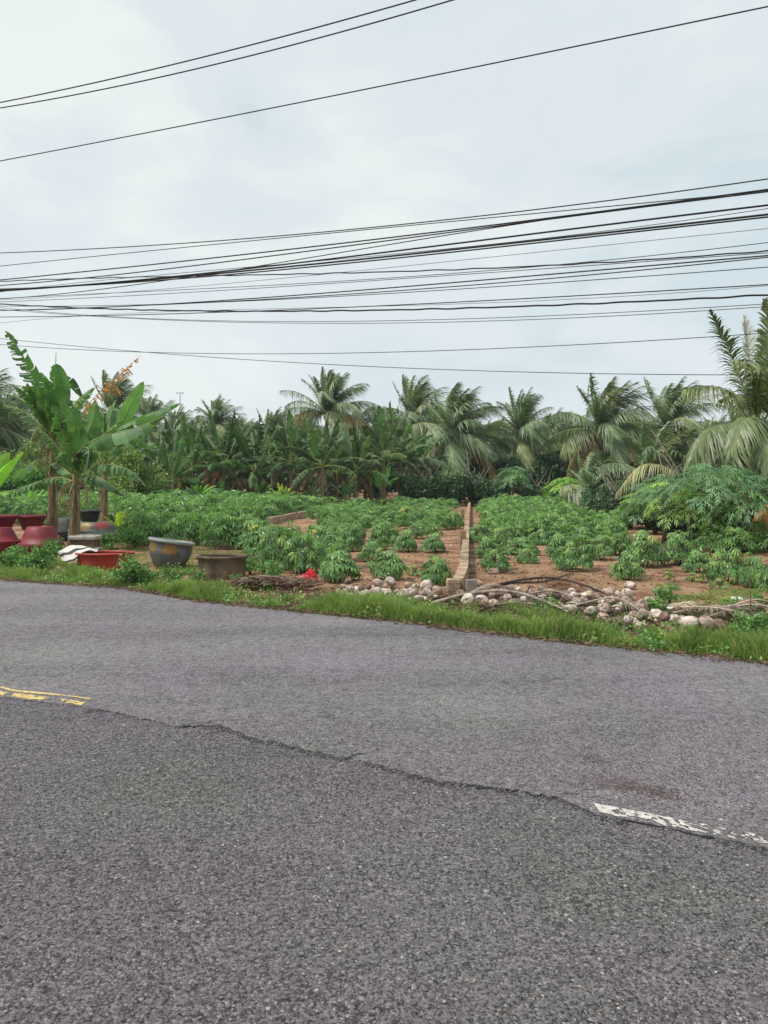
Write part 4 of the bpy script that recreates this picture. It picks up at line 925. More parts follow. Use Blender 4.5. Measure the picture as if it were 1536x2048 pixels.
BLM = [bush_mesh(940 + k, 5200, 1.6, 1.3, 3.4, .17, LIME, droop=.1).mesh('foliage', M['bush'], False) for k in range(2)]
bush(262, 36, 1.0, 'yellow-green weedy tree behind the near banana plants', BLM[0], name='weedy_tree', cat='tree')
bush(215, 39, 1.05, 'taller yellow-green weedy tree at the left end of the banana row', BLM[1], name='weedy_tree', cat='tree')
bush(70, 42, 1.15, 'yellowish leafy tree at far left beyond the field', BLM[0], name='weedy_tree', cat='tree', rz=1)
BRT = [bush_mesh(950 + k, 5000, 2.6, 1.5, 2.5, .26, [(.10, .20, .05), (.13, .26, .06), (.08, .17, .05)], droop=.2).mesh('foliage', M['bush'], False) for k in range(2)]
for k, px in enumerate([-180, -90, -10, 62]):
    bush(px, 36 + k, .95, 'bright green hedge-like bush beyond the field at the far left, %s from the left' % ORD[k + 1], BRT[k % 2], group='bright bushes at the far left')
# shrub with round pale leaves by the fence posts
o = bush(1188, 27.5, (.5, .5, .95), 'shrub with rounded grey-green leaves beside the short fence posts', bush_mesh(960, 1500, .9, .8, 1.4, .17, [(.09, .15, .085), (.12, .18, .11), (.05, .10, .04)], long=1.3).mesh('foliage', M['bush'], False), st=bstem(1.3, 9, .02).mesh('stem', M['stem']))
# thicket under the near palm
TH = [bush_mesh(970 + k, 4200, 1.0, .8, 1.5, .16, DARK + [(.05, .05, .035)], droop=.6).mesh('foliage', M['bush'], False) for k in range(3)]
for k, (px, d, s) in enumerate([(1290, 29, 1.1), (1345, 25, 1.0), (1385, 23.5, 1.05), (1430, 22.5, 1.1), (1475, 22, 1.15), (1520, 21, 1.2), (1570, 21, 1.2), (1500, 26, 1.5), (1390, 29, 1.4), (1630, 22, 1.3), (1555, 25, 1.6), (1262, 25, .9), (1240, 28, .9), (1300, 24, .85), (1352, 19.6, .62), (1392, 19.2, .7), (1440, 19.0, .75), (1490, 18.6, .75), (1535, 18.2, .8), (1312, 21.5, .6), (1585, 18.5, .9)]):
    bush(px, d, s, 'shadowy thicket bush under the papayas at right, %s in distance from the camera' % ORD[k + 1], TH[k % 3], group='thicket under the papaya trees')

# ------------------------------------------------------------------ papaya
def papaya_leaf(mb, c, az, tilt, size, col, r):
    V = []; T = []
    f = np.array([math.cos(az) * math.cos(tilt), math.sin(az) * math.cos(tilt), -math.sin(tilt)]); s = np.array([-math.sin(az), math.cos(az), 0])
    for a in np.radians([-140, -95, -50, 0, 50, 95, 140]):
        L = size * (1 if abs(a) < 1 else .85 if abs(a) < 2 else .6) * r.uniform(.9, 1.1)
        d = f * math.cos(a) + s * math.sin(a); g = -f * math.sin(a) + s * math.cos(a)
        def pt(x, y): return c + d * L * x + g * L * y + np.array([0, 0, -1]) * L * (.30 * x * x + .35 * abs(y))
        def blade(x0, y0, x1, y1, w):
            b = len(V); dx, dy = x1 - x0, y1 - y0; n = math.hypot(dx, dy); nx_, ny_ = -dy / n * w, dx / n * w; m = .55
            V.extend([pt(x0, y0), pt(x0 + dx * m + nx_, y0 + dy * m + ny_), pt(x0 + dx * m - nx_, y0 + dy * m - ny_), pt(x1, y1)]); T.extend([(b, b + 2, b + 3), (b, b + 3, b + 1)])
        blade(0, 0, 1.0, 0, .06)
        for x0 in (.28, .48, .66):
            for sg in (1, -1): blade(x0, 0, x0 + .24, sg * .24 * (1.15 - x0 * .5), .038)
    mb.add(V, T=T, C=col)
def papaya(px, base_py, d, top_py, rad, label, cols, seed, n=34, lsz=.36):
    r = np.random.default_rng(seed); b = A(px, base_py, d); b[2] = gz(b[0], b[1]); h = A(px, top_py, d)[2] - b[2]
    t = empty('papaya_tree', b, label, 'papaya tree', 'papaya trees')
    st = MB(); tube(st, [(0, 0, -.1), (.03, 0, h * .5), (0, 0, h)], [.065, .05, .035], 8); st.build('trunk', M['stem'], t)
    mb = MB()
    for k in range(n):
        f = k / n; az = k * 2.4 + r.normal(0, .2); el = R(70 - 80 * f) + r.normal(0, .22); L = rad * r.uniform(.75, 1.05)
        p0 = np.array([0, 0, h - .35 * f]); p1 = p0 + L * np.array([math.cos(el) * math.cos(az), math.cos(el) * math.sin(az), math.sin(el) * .55])
        tube(mb, [p0, (p0 + p1) / 2 + [0, 0, .06], p1], [.012, .009, .006], 4, (.2, .3, .12), cap=False)
        papaya_leaf(mb, p1, az + r.normal(0, .3), .25 + .5 * f + r.normal(0, .15), lsz * r.uniform(.8, 1.15), np.array(cols[r.integers(len(cols))]) * r.uniform(.85, 1.2), r)
    mb.build('crown', M['papaya'], t, smooth=False); return t
PG = [(.065, .145, .07), (.085, .17, .09), (.05, .115, .055), (.09, .19, .07)]
PBR = [(.14, .28, .06), (.19, .33, .07), (.10, .22, .05)]
papaya(1328, 1085, 19.0, 985, .85, 'papaya tree with a thin pale trunk in the middle of the right thicket', PG, 1)
papaya(1292, 1062, 22.0, 1000, .75, 'shorter papaya tree with yellow-green top leaves, leftmost of the right thicket', PG + PBR, 2)
papaya(1425, 1080, 16.8, 970, 1.0, 'broad papaya tree with the densest crown in the right thicket', PG, 3, n=46)
papaya(1376, 1090, 17.6, 990, .8, 'papaya tree between the thin-trunked papaya and the broadest crown', PG + PBR, 4)
papaya(1492, 1085, 16.4, 985, .8, 'papaya tree rightmost in the thicket, under the big palm', PG, 5, n=36)
papaya(1132, 1022, 38, 975, 1.0, 'small papaya tree with a round lime-green crown beyond the field', PBR, 6, n=30, lsz=.5)
papaya(1025, 1010, 45, 950, 1.0, 'dark papaya tree at the field end, directly right of the wall line', PG, 7, lsz=.5)
papaya(905, 1010, 46, 952, 1.1, 'dark papaya tree at the field end, directly left of the wall line', PG, 8, lsz=.5)
papaya(985, 1010, 46, 975, 1.0, 'low papaya tree at the field end between two taller ones', PG, 9, lsz=.5)

# dead hanging fronds by the right thicket
for (pp, d, lab, c) in (([(1480, 1062), (1450, 1062), (1415, 1080), (1385, 1105)], 18.0, 'dry yellow palm frond drooping beside the cassava at right', (.34, .30, .13)),
                        ([(1370, 965), (1330, 935), (1280, 930), (1225, 985)], 24.0, 'pale arching palm frond hanging over the papayas on its own stalk', (.22, .22, .13)),
                        ([(1480, 985), (1430, 960), (1380, 955), (1330, 985)], 21.0, 'thin green palm frond arching above the papaya crowns', (.17, .19, .08)),
                        ([(1560, 1010), (1545, 1000), (1520, 1010), (1500, 1040)], 17.5, 'orange-brown dead palm frond at the right edge', (.36, .20, .07)),
                        ([(1290, 985), (1260, 995), (1235, 1000), (1215, 1020)], 26.0, 'brownish hanging palm frond left of the papaya thicket', (.26, .22, .14))):
    r = np.random.default_rng(len(lab)); P = [A(x, y, d) for x, y in pp]; o3 = P[0].copy(); mb = MB()
    P = [p - o3 + np.array([0, -.15 * i_, 0]) for i_, p in enumerate(P)]
    frond(mb, bez(P, 14), r, nl=42, ll=.42, lw=.035, drp=1.2, wind=.05, col=c, up=0, seg=4, ribcol=(.3, .25, .14)); o = mb.build('palm_frond', M['palm'], smooth=False, loc=o3)
    tag(o, lab, 'palm frond', 'loose palm fronds')
# spear leaf over the broad palm
mb = MB(); c = A(1178, 800, 49.5); frond(mb, bez([(0, 0, -1.5), (-.05, 0, 0), (0.02, 0, 1.3)], 8), np.random.default_rng(3), nl=16, ll=.35, start=.6, col=(.07, .09, .06), up=.6)
tag(mb.build('palm_frond', M['palm'], smooth=False, loc=c), 'upright tufted spear frond above the broad dark palm', 'palm frond', 'loose palm fronds')

# fence posts at the field end
for k, (px, py, hh) in enumerate([(1138, 1028, .75), (1156, 1033, .65), (1148, 1020, .7)]):
    g = GP(px, py + 18); mb = MB(); tube(mb, [(0, 0, -.1), (.01, 0, hh * .5), (0, .01, hh + .35)], [.05, .048, .045], 7)
    tag(mb.build('fence_post', M['concrete'], loc=g), 'short grey fence post below the lime papaya, %s from the left' % ORD[k + 1], 'post', 'short fence posts')

# ------------------------------------------------------------------ distant woodland mass and antenna
r = np.random.default_rng(31); mb = MB(); n = 60000
x = r.uniform(-130, 130, n); top = 6.2 + 3.0 * fbm(x, 0 * x, .09, 4, 80); z = top * r.random(n) ** .7; y = 100 + r.uniform(-5, 5, n) + .0 * x
D = nrm(r.normal(0, 1, (n, 3))); sdv = nrm(np.cross(D, r.normal(0, 1, (n, 3)))); s = r.uniform(.7, 1.7, n)[:, None]; P = np.stack([x, y, z], -1)
V = np.stack([P, P + D * s * .5 + sdv * s * .25, P + D * s, P + D * s * .5 - sdv * s * .25], 1)
c = np.array([.06, .085, .06]) * r.uniform(.6, 1.4, (n, 1))
mb.add(V.reshape(-1, 3), Q=np.arange(n * 4).reshape(-1, 4), C=np.repeat(c, 4, 0))
tag(mb.build('distant_woodland', M['bush'], smooth=False), 'far off mass of grey green trees behind the palms', 'woodland', kind='stuff')
M['metal'] = solid_mat('grey_metal', (.25, .25, .26), rough=.5, bump=0)
g = A(362, 960, 85); hh = A(362, 786, 85)[2]
t = empty('antenna', (g[0], 85, 0), 'thin television antenna mast rising above the far trees at left', 'antenna')
mb = MB(); tube(mb, [(0, 0, 0), (0, 0, hh / 2), (0, 0, hh)], .045, 6); mb.build('mast', M['metal'], t)
mb = MB(); tube(mb, [(-.45, 0, hh), (0, 0, hh + .01), (.45, 0, hh)], .03, 5); tube(mb, [(-.3, 0, hh - .15), (-.3, 0, hh + .15)], .02, 4); tube(mb, [(.3, 0, hh - .15), (.3, 0, hh + .15)], .02, 4); mb.build('crossbar', M['metal'], t)

# ------------------------------------------------------------------ pots
def pot_mat(name, c1, c2, rough=.5, scale=5, bump=.25):
    return solid_mat(name, c1, c2, scale=scale, rough=rough, bump=bump, bscale=18, spec=.4, dist=.01)
M['redpot'] = pot_mat('red_painted_pot', (.25, .022, .034), (.14, .014, .024), .5, 5)
M['redtub'] = pot_mat('orange_red_tub', (.42, .05, .035), (.30, .035, .028), .45, 3)
M['orangerim'] = pot_mat('orange_rim', (.62, .16, .045), (.5, .12, .04), .5)
M['darkpot'] = pot_mat('blackish_pot', (.035, .038, .045), (.02, .022, .026), .45)
M['paleglaze'] = pot_mat('pale_glazed', (.42, .40, .35), (.25, .24, .20), .5, 9)
M['brownpot'] = pot_mat('stained_brown_concrete', (.185, .135, .085), (.085, .062, .042), .8, 4, .5)
M['rimstone'] = pot_mat('greenish_grey_rim', (.30, .34, .32), (.20, .22, .20), .55, 8)
def glaze_mat(name, base, spots):
    m, N, L, out = new_mat(name)
    tc = N('ShaderNodeTexCoord'); P = tc.outputs['Object']
    no = N('ShaderNodeTexNoise', {'Scale': 6, 'Detail': 6}); L(P, no.inputs['Vector'])
    cr = N('ShaderNodeValToRGB'); cr.color_ramp.elements[0].position = .35; cr.color_ramp.elements[1].position = .7
    cr.color_ramp.elements[0].color = (*[v * .6 for v in base], 1); cr.color_ramp.elements[1].color = (*base, 1); L(no.outputs[0], cr.inputs[0]); src = cr.outputs[0]
    for (pos, rad, col, sc) in spots:
        v = N('ShaderNodeVectorMath', operation='SUBTRACT'); v.inputs[1].default_value = pos; L(P, v.inputs[0])
        ms = N('ShaderNodeVectorMath', operation='MULTIPLY'); ms.inputs[1].default_value = sc; L(v.outputs[0], ms.inputs[0])
        ln = N('ShaderNodeVectorMath', operation='LENGTH'); L(ms.outputs[0], ln.inputs[0])
        n2 = N('ShaderNodeTexNoise', {'Scale': 16, 'Detail': 5}); L(P, n2.inputs['Vector'])
        ad = N('ShaderNodeMath', operation='MULTIPLY_ADD'); ad.inputs[1].default_value = rad * 1.6; L(n2.outputs[0], ad.inputs[0]); L(ln.outputs['Value'], ad.inputs[2])
        mr = N('ShaderNodeMapRange', {1: rad * 1.6, 2: rad * 1.95, 3: .9, 4: 0}); L(ad.outputs[0], mr.inputs[0])
        mx_ = N('ShaderNodeMixRGB', {2: (*col, 1)}); L(mr.outputs[0], mx_.inputs[0]); L(src, mx_.inputs[1]); src = mx_.outputs[0]
    p = N('ShaderNodeBsdfPrincipled', {'Roughness': .42, 'Specular IOR Level': .45}); L(src, p.inputs['Base Color'])
    nb = N('ShaderNodeTexNoise', {'Scale': 25, 'Detail': 4}); L(P, nb.inputs['Vector']); bp = N('ShaderNodeBump', {'Strength': .25, 'Distance': .01}); L(nb.outputs[0], bp.inputs['Height']); L(bp.outputs[0], p.inputs['Normal'])
    L(p.outputs[0], out.inputs[0]); return m
YEL = (.40, .27, .06); RD = (.38, .05, .05); BLU = (.10, .12, .20)
M['glazeA'] = glaze_mat('glazed_grey_yellow', (.115, .125, .115), [((.06, -.38, .33), .15, (.30, .17, .045), (1, .5, 1.7)), ((-.28, -.30, .34), .12, (.24, .17, .05), (1, .5, 1.4)), ((-.12, -.38, .30), .07, (.12, .14, .17), (1.6, .5, .7)), ((.27, -.30, .3), .08, (.13, .15, .19), (1.3, .5, .7))])
M['glazeB'] = glaze_mat('glazed_grey_red', (.15, .16, .15), [((-.12, -.5, .22), .16, YEL, (1, .4, 1.2)), ((.30, -.42, .26), .17, RD, (1, .4, 1.6)), ((-.4, -.35, .2), .12, (.07, .07, .06), (1, .4, 1))])
M['glazeC'] = glaze_mat('glazed_dark', (.06, .065, .065), [((0.0, -.4, .25), .15, (.10, .09, .06), (1, .4, 1.2))])
FILL = solid_mat('pot_soil', (.10, .06, .04), (.05, .03, .02), scale=12, bump=.6)

def pot(name, px, base_py, w_px, h_px, prof, label, mat, rimmat=None, sy=.8, inverted=False, fn=None, d=None, z0=0.0, tilt=(0, 0, 0), group='garden pots on the verge', rimfn=None, inner=.86, n=48, syr=None, cat='plant pot', rim_c=None):
    """prof: list of (radius fraction, height fraction) of the outside from base to rim; last three points make the rim"""
    p = GP(px, base_py) if d is None else A(px, base_py, d)
    if d is not None: p[2] = gz(p[0], p[1])
    dd = p[1]; Wm = w_px / FPX * dd / 2; Hm = h_px / FPX * dd; p[2] += z0
    t = empty(name, p, label, cat, group); t.rotation_euler = tilt
    sgn = (lambda z: 1 - z) if inverted else (lambda z: z)
    o = [(r * Wm, sgn(z) * Hm) for r, z in prof]
    body = o[:-3] + [o[-3]]
    mb = MB(); lathe(mb, [(0, body[0][1])] + body, n, 1, sy, fn=fn)
    # inside wall back down
    zin = (o[-1][1] + .0); low = sgn(.12) * Hm
    rim_r = o[-1][0]
    lathe(mb, [(o[-3][0], o[-3][1]), (rim_r * inner, o[-3][1]), (body[1][0] * .85, low), (0.001, low)], n, 1, sy, fn=fn)
    mb.build('body', mat, t)
    rm = MB(); R_ = [o[-3], o[-2], o[-1], (rim_r * inner, o[-1][1]), (rim_r * inner * .99, o[-3][1])]
    R_ = [(a * 1.004, b) for a, b in R_[:3]] + R_[3:]
    lathe(rm, R_ + [R_[0]], n, 1, sy, fn=rimfn or fn); rm.build('rim', rimmat or mat, t)
    if not inverted:
        so_ = MB(); zz = sgn(.72) * Hm; rr_ = np.interp(.72, [q[1] for q in prof], [q[0] for q in prof]) * Wm * .86
        a = np.arange(24) / 24 * 6.283
        V = [(0, 0, zz + .02)] + [(rr_ * math.cos(k), rr_ * sy * math.sin(k), zz) for k in a]
        so_.add(V, T=[(0, 1 + k, 1 + (k + 1) % 24) for k in range(24)]); so_.build('potting_soil', FILL, t)
    return t
BOWL = [(.52, 0), (.60, .12), (.74, .5), (.90, .86), (.98, .88), (1.0, .93), (.97, 1.0)]
OPEN = [(.55, 0), (.60, .04), (.76, .45), (.88, .84), (1.0, .87), (1.02, .93), (.99, 1.0)]
# red pots at the left edge
def red(px, base_py, w, h, inv, lab, d, z0, sy=.8, prof=OPEN): return pot('plant_pot', px, base_py, w, h, prof, lab, M['redpot'], inverted=inv, d=d, z0=z0, sy=sy)
dR = 16.2
zA = .06
pot('plant_pot', 2, 1100, 84, 26, BOWL, 'dark red pot standing upright at the left edge under an overturned one', M['redpot'], d=16.4, sy=.8)
red(-2, 1100, 84, 31, True, 'overturned red pot at the left edge, on top of an upright one', 16.4, .22)
red(-4, 1100, 84, 34, False, 'upright dark red pot topmost of the stack at the left edge', 16.9, .40, prof=BOWL)
pot('plant_pot', 82, 1102, 88, 22, BOWL, 'dark red pot under the trapezoid overturned one, beside the banana trunk', M['redpot'], d=16.3, sy=.8)
red(82, 1100, 90, 40, True, 'overturned red pot with a flat grey top, in front of the tallest banana trunk', 16.3, .15)
red(64, 1100, 62, 30, False, 'wide-rimmed dark red pot upright behind the overturned pair', 17.4, .42, prof=BOWL)
# glazed group behind the trunks
INV = [(.62, 0), (.72, .06), (.86, .4), (.95, .80), (1.0, .86), (1.06, .92), (1.03, 1.0)]
pot('plant_pot', 190, 1096, 100, 26, INV, 'overturned glazed pot with yellow and red flower patches, behind the banana trunks', M['glazeB'], M['rimstone'], inverted=True, d=19.4, sy=.7, z0=.17)
pot('plant_pot', 134, 1096, 60, 30, INV, 'blackish glazed pot between the two big banana trunks', M['glazeC'], M['darkpot'], inverted=True, d=19.6, sy=.7, z0=.21)
pot('plant_pot', 185, 1098, 96, 24, BOWL, 'dark glazed pot at the bottom, carrying the flower-patched overturned pot', M['glazeC'], M['rimstone'], d=19.4, sy=.7)
pot('plant_pot', 134, 1098, 60, 24, BOWL, 'dark pot underneath the blackish glazed one', M['glazeC'], M['darkpot'], d=19.6, sy=.7)
pot('plant_pot', 180, 1096, 48, 24, OPEN, 'plain black pot standing on top of the overturned glazed pot', M['darkpot'], d=19.4, z0=.49, sy=.8)
# notched pale pot
def notch(a):
    return 1 + .05 * np.cos(4 * a)
def lobed(a):
    c = np.abs(np.cos(a)) ** 4 + np.abs(np.sin(a)) ** 4
    return c ** -.25 * .92 + .05 * np.cos(8 * a)
pot('plant_pot', 171, 1118, 66, 34, [(.80, 0), (.84, .1), (.86, .5), (.90, .74), (1.0, .78), (1.02, .88), (1.0, 1.0)], 'pale notched-rim rectangular bonsai pot behind the striped mat', M['brownpot'], M['paleglaze'], fn=lobed, d=16.6, sy=.6, z0=.0)
# red oval tub
TUB = [(.80, 0), (.84, .10), (.90, .5), (.95, .84), (1.0, .88), (1.03, .93), (1.02, 1.0)]
pot('plant_pot', 210, 1137, 116, 36, TUB, 'wide shallow red oval tub with an orange back rim, in the verge grass', M['redtub'], M['redtub'], sy=.62, inner=.93)
# grey jar, tilted
JAR = [(.62, 0), (.66, .05), (.82, .35), (.93, .65), (.90, .86), (.86, .90), (1.0, .93), (.99, 1.0)]
JAR = [(.60, 0), (.66, .05), (.84, .35), (.95, .62), (.93, .86), (1.0, .90), (1.04, .95), (1.02, 1.0)]
pot('plant_pot', 336, 1136, 90, 56, JAR, 'tilted grey glazed jar with mustard yellow flower patches', M['glazeA'], M['rimstone'], sy=.85, tilt=(R(-4), R(8), 0))
# brown octagonal pot
def octo(a): 
    m_ = (a + math.pi / 8) % (math.pi / 4) - math.pi / 8
    return 1 / np.cos(m_) * .95
pot('plant_pot', 445, 1158, 104, 48, [(.84, 0), (.86, .05), (.90, .4), (.93, .84), (.96, .86), (1.03, .92), (1.02, 1.0)], 'brown stained faceted concrete pot near the log, nearest pot to the camera', M['brownpot'], M['brownpot'], fn=octo, sy=.72, inner=.9)
o = bpy.data.objects.new('rim_lip', None)
# striped mat draped over the red tub
M['mat'] = None
m, N, L, out = new_mat('striped_cloth'); at = N('ShaderNodeAttribute', attribute_name='tint'); p = N('ShaderNodeBsdfPrincipled', {'Roughness': .9}); 
no = N('ShaderNodeTexNoise', {'Scale': 30, 'Detail': 4}); tc = N('ShaderNodeTexCoord'); L(tc.outputs['Object'], no.inputs['Vector']); mr = N('ShaderNodeMapRange', {1: .3, 2: .7, 3: .8, 4: 1.1}); L(no.outputs[0], mr.inputs[0])
v = N('ShaderNodeVectorMath', operation='SCALE'); L(at.outputs['Color'], v.inputs[0]); L(mr.outputs[0], v.inputs['Scale']); L(v.outputs[0], p.inputs['Base Color']); L(p.outputs[0], out.inputs[0]); M['mat'] = m
dT = GP(190, 1134)[1]
mb = MB(); nu, nv = 26, 40
top = [A(205, 1099, dT), A(180, 1097, dT - .05), A(150, 1091, dT - .1), A(128, 1098, dT - .12), A(114, 1106, dT - .15)]
bot = [A(193, 1105, dT - .30), A(170, 1104, dT - .38), A(154, 1116, dT - .45), A(140, 1124, dT - .45), A(126, 1124, dT - .42)]
Tp = bez(top, nv); Bt = bez(bot, nv)
V = []; C = []
for i_ in range(nu):
    q = i_ / (nu - 1)
    for j_ in range(nv):
        u_ = j_ / (nv - 1)
        pnt = Tp[j_] * (1 - q) + Bt[j_] * q + np.array([0, 0, .035 * math.sin(q * math.pi)]) + np.array([0, 0, .008 * math.sin(u_ * 20 + q * 5)])
        V.append(pnt); s_ = u_
        if .45 < q < .68 or q > .93: C.append((.055, .052, .05))
        else: C.append((.62, .60, .55))
i = np.arange(nu - 1)[:, None] * nv; j = np.arange(nv - 1)[None]
o3 = Tp[20].copy(); V = np.array(V) - o3
Q = np.stack([i + j, i + nv + j, i + nv + j + 1, i + j + 1], -1).reshape(-1, 4)
mb.add(V, Q=Q, C=C)
o = mb.build('striped_mat', M['mat'], loc=o3); sm_ = o.modifiers.new('thick', 'SOLIDIFY'); sm_.thickness = .012
tag(o, 'white mat with black stripes draped over the red oval tub', 'mat')
# orange arc of the tub's far rim
mb = MB(); pts = [A(x, y, dT + .25) - o3 for x, y in [(205, 1099), (225, 1098.5), (245, 1100), (258, 1104), (262, 1109)]]
tag(mb.build('x', None), None) if False else None

# ------------------------------------------------------------------ coconuts
M['nut'] = solid_mat('dry_husk', (.68, .61, .555), (.36, .29, .25), scale=14, bump=.9, bscale=30, rough=.9, tint=True, stretch=(1, 1, .35))
M['nutin'] = solid_mat('husk_inside', (.07, .045, .03), (.03, .02, .015), scale=20, bump=.5)
def nut_mesh(seed, tint, half=False):
    r = np.random.default_rng(seed); mb = MB(); nu, nv = 18, 12
    th = np.linspace(0, np.pi, nv); ph = np.arange(nu) / nu * 2 * np.pi
    T, Pp = np.meshgrid(th, ph, indexing='ij')
    rad = .088 * (1 + .05 * np.cos(3 * Pp + r.uniform(0, 6)) * np.sin(T) + .03 * np.cos(7 * Pp) * r.uniform(.3, 1)) * (1 + r.normal(0, .012, T.shape))
    x = rad * np.sin(T) ** .9 * np.cos(Pp); y = rad * np.sin(T) ** .9 * np.sin(Pp) * r.uniform(.88, 1); z = rad * 1.28 * np.cos(T) * np.where(T < 1.57, 1 + .10 * (1 - T / 1.57), 1)
    V = np.stack([x, y, z], -1)
    stain = np.clip(1.15 - 1.6 * np.clip(fbm(T * 2 + seed, np.cos(Pp) * 2, 1.6, 3, seed) - .42, 0, 1) * 2, .22, 1.1)[..., None] * (1 - .25 * (np.cos(6 * Pp) > .6))[..., None]
    C = np.tile(np.array(tint), (nv, nu, 1)) * stain
    if half: k = nv // 2 + 1; V = V[:k]; C = C[:k] * .8; nvv = k
    else: nvv = nv
    i = np.arange(nvv - 1)[:, None] * nu; j = np.arange(nu)[None]
    Q = np.stack([i + j, i + (j + 1) % nu, i + nu + (j + 1) % nu, i + nu + j], -1).reshape(-1, 4)[:, ::-1]
    mb.add(V.reshape(-1, 3), Q=Q, C=C.reshape(-1, 3))
    me = None
    if half:
        W = V * .72; W[..., 2] = V[..., 2] * .72
        base = nvv * nu
        mb.add(W.reshape(-1, 3), Q=Q[:, ::-1], C=np.tile((.12, .09, .07), (nvv * nu, 1)))
        a = np.arange(nu) + (nvv - 1) * nu; b = (np.arange(nu) + 1) % nu + (nvv - 1) * nu
        mb.add(np.zeros((0, 3)), C=np.zeros((0, 3)))
        mb.Q.append(np.stack([a, b, b + base, a + base], -1))
    return mb.mesh('coconut', M['nut'])
TT = [(1.0, .95, .92), (1.2, 1.14, 1.1), (.85, .72, .65), (.50, .37, .31), (1.3, 1.25, 1.2), (.95, .86, .79), (.68, .56, .50), (.95, 1.0, .70)]
NUTS = [nut_mesh(k, TT[k]) for k in range(8)]; HALF = [nut_mesh(40 + k, TT[[0, 2, 5][k]], True) for k in range(3)]
nr = np.random.default_rng(77); pn = []
def lerp_line(L_, u):
    a = np.array(L_, float); return np.array([np.interp(u, np.linspace(0, 1, len(a)), a[:, 0]), np.interp(u, np.linspace(0, 1, len(a)), a[:, 1])])
nutrec = []; LOOK = ['pale grey', 'whitish', 'tan', 'dark brown', 'bleached', 'beige', 'grey-brown', 'greenish', 'split hollow']
NL = {'a': 'pale dry coconut husk in the small heap left of the brick wall end', 'b': 'weathered coconut husk in the large heap right of the brick wall end', 'c': 'pale coconut husk in the grassy tail of the heap at right'}
HL = {'a': 'split coconut shell in the small heap left of the brick wall end', 'b': 'split hollow coconut shell showing a dark inside in the large heap', 'c': 'split coconut shell in the grassy tail of the heap at right'}
def drop(px, py, z_, maxlay=2, half=False, s=None, mesh=None):
    if s is None and sum(1 for q in nutrec if q[1] == z_) >= {'a': 62, 'b': 205, 'c': 16}[z_]: return None
    g = GP(px, py); x, y, gz_ = g; s = (s * .84 if s else nr.uniform(.50, .84)); r_ = .088 * s; z = gz_ + r_ * nr.uniform(.15, .75); lay = 0
    for (a, b, c, rr_, l) in pn:
        dd = math.hypot(x - a, y - b)
        if dd < (r_ + rr_) * .72:
            zz = c + math.sqrt(max(0, ((r_ + rr_) * .88) ** 2 - dd * dd))
            if zz > z: z = zz; lay = l + 1
    if lay > maxlay: return None
    pn.append((x, y, z, r_, lay))
    me = mesh or (HALF[nr.integers(3)] if half else NUTS[nr.choice(8, p=[.2, .14, .15, .12, .11, .12, .12, .04])])
    o = bpy.data.objects.new('coconut', me); COL.objects.link(o); o.location = (x, y, z); o.scale = (s,) * 3
    o.rotation_euler = (R(90) + nr.normal(0, .35), nr.normal(0, .3), nr.uniform(0, 6.28)) if not half else (nr.uniform(.6, 2.2), nr.normal(0, .5), nr.uniform(-1.2, 1.2))
    li = NUTS.index(me) if me in NUTS else -1
    nutrec.append([o, z_, px, py, li]); tag(o, 'tmp', 'coconut', 'dry coconuts dumped on the verge'); return o
for k in range(90):
    u = nr.random(); v_ = nr.random(); q = lerp_line([(676, 1182), (740, 1178), (800, 1177), (880, 1190)], u) * (1 - v_) + lerp_line([(672, 1206), (740, 1210), (810, 1212), (870, 1208)], u) * v_
    drop(q[0], q[1], 'a', 1, half=nr.random() < .06)
for k in range(470):
    u = nr.random() ** .9; v_ = nr.random(); q = lerp_line([(925, 1200), (1000, 1190), (1070, 1186), (1140, 1189), (1210, 1199), (1260, 1214)], u) * (1 - v_) + lerp_line([(905, 1222), (1000, 1228), (1080, 1234), (1150, 1244), (1220, 1256), (1290, 1262)], u) * v_
    drop(q[0], q[1], 'b', 1, half=nr.random() < .16)
for k in range(18):
    u = nr.random(); v_ = nr.random(); q = lerp_line([(1270, 1228), (1330, 1244), (1400, 1254)], u) * (1 - v_) + lerp_line([(1290, 1262), (1340, 1268), (1400, 1268)], u) * v_
    drop(q[0], q[1], 'c', 1, half=nr.random() < .08)
for (px, py, lab, s, mi) in [(1260, 1177, 'single pale coconut husk lying alone on bare soil right of the heap', .9, 1), (1299, 1214, 'lone pinkish coconut husk on the soil patch above the heap tail', 1.0, 0),
                            (1412, 1268, 'dark-streaked split coconut beside the dead brown fronds, near the verge grass', 1.0, 5), (1436, 1262, 'dark brown coconut husk touching the dead fronds', 1.1, 3), (987, 1146, 'flat grey coconut husk at the foot of the nearest cassava right of the wall', 1.0, 6),
                            (955, 1170, 'round tan coconut husk directly right of the concrete stub', 1.05, 2), (874, 1188, 'single tan coconut husk between the small heap and the wall end', .95, 2), (922, 1200, 'large pale coconut husk in front of the wall end', 1.2, 0), (948, 1178, 'smaller brown husk at the base of the concrete stub', .8, 3),
                            (780, 1170, 'upper tan husk crowning the small left heap', .9, 2)]:
    o = drop(px, py, 'b', 3, s=s, mesh=NUTS[mi])
    if o: o['label'] = lab

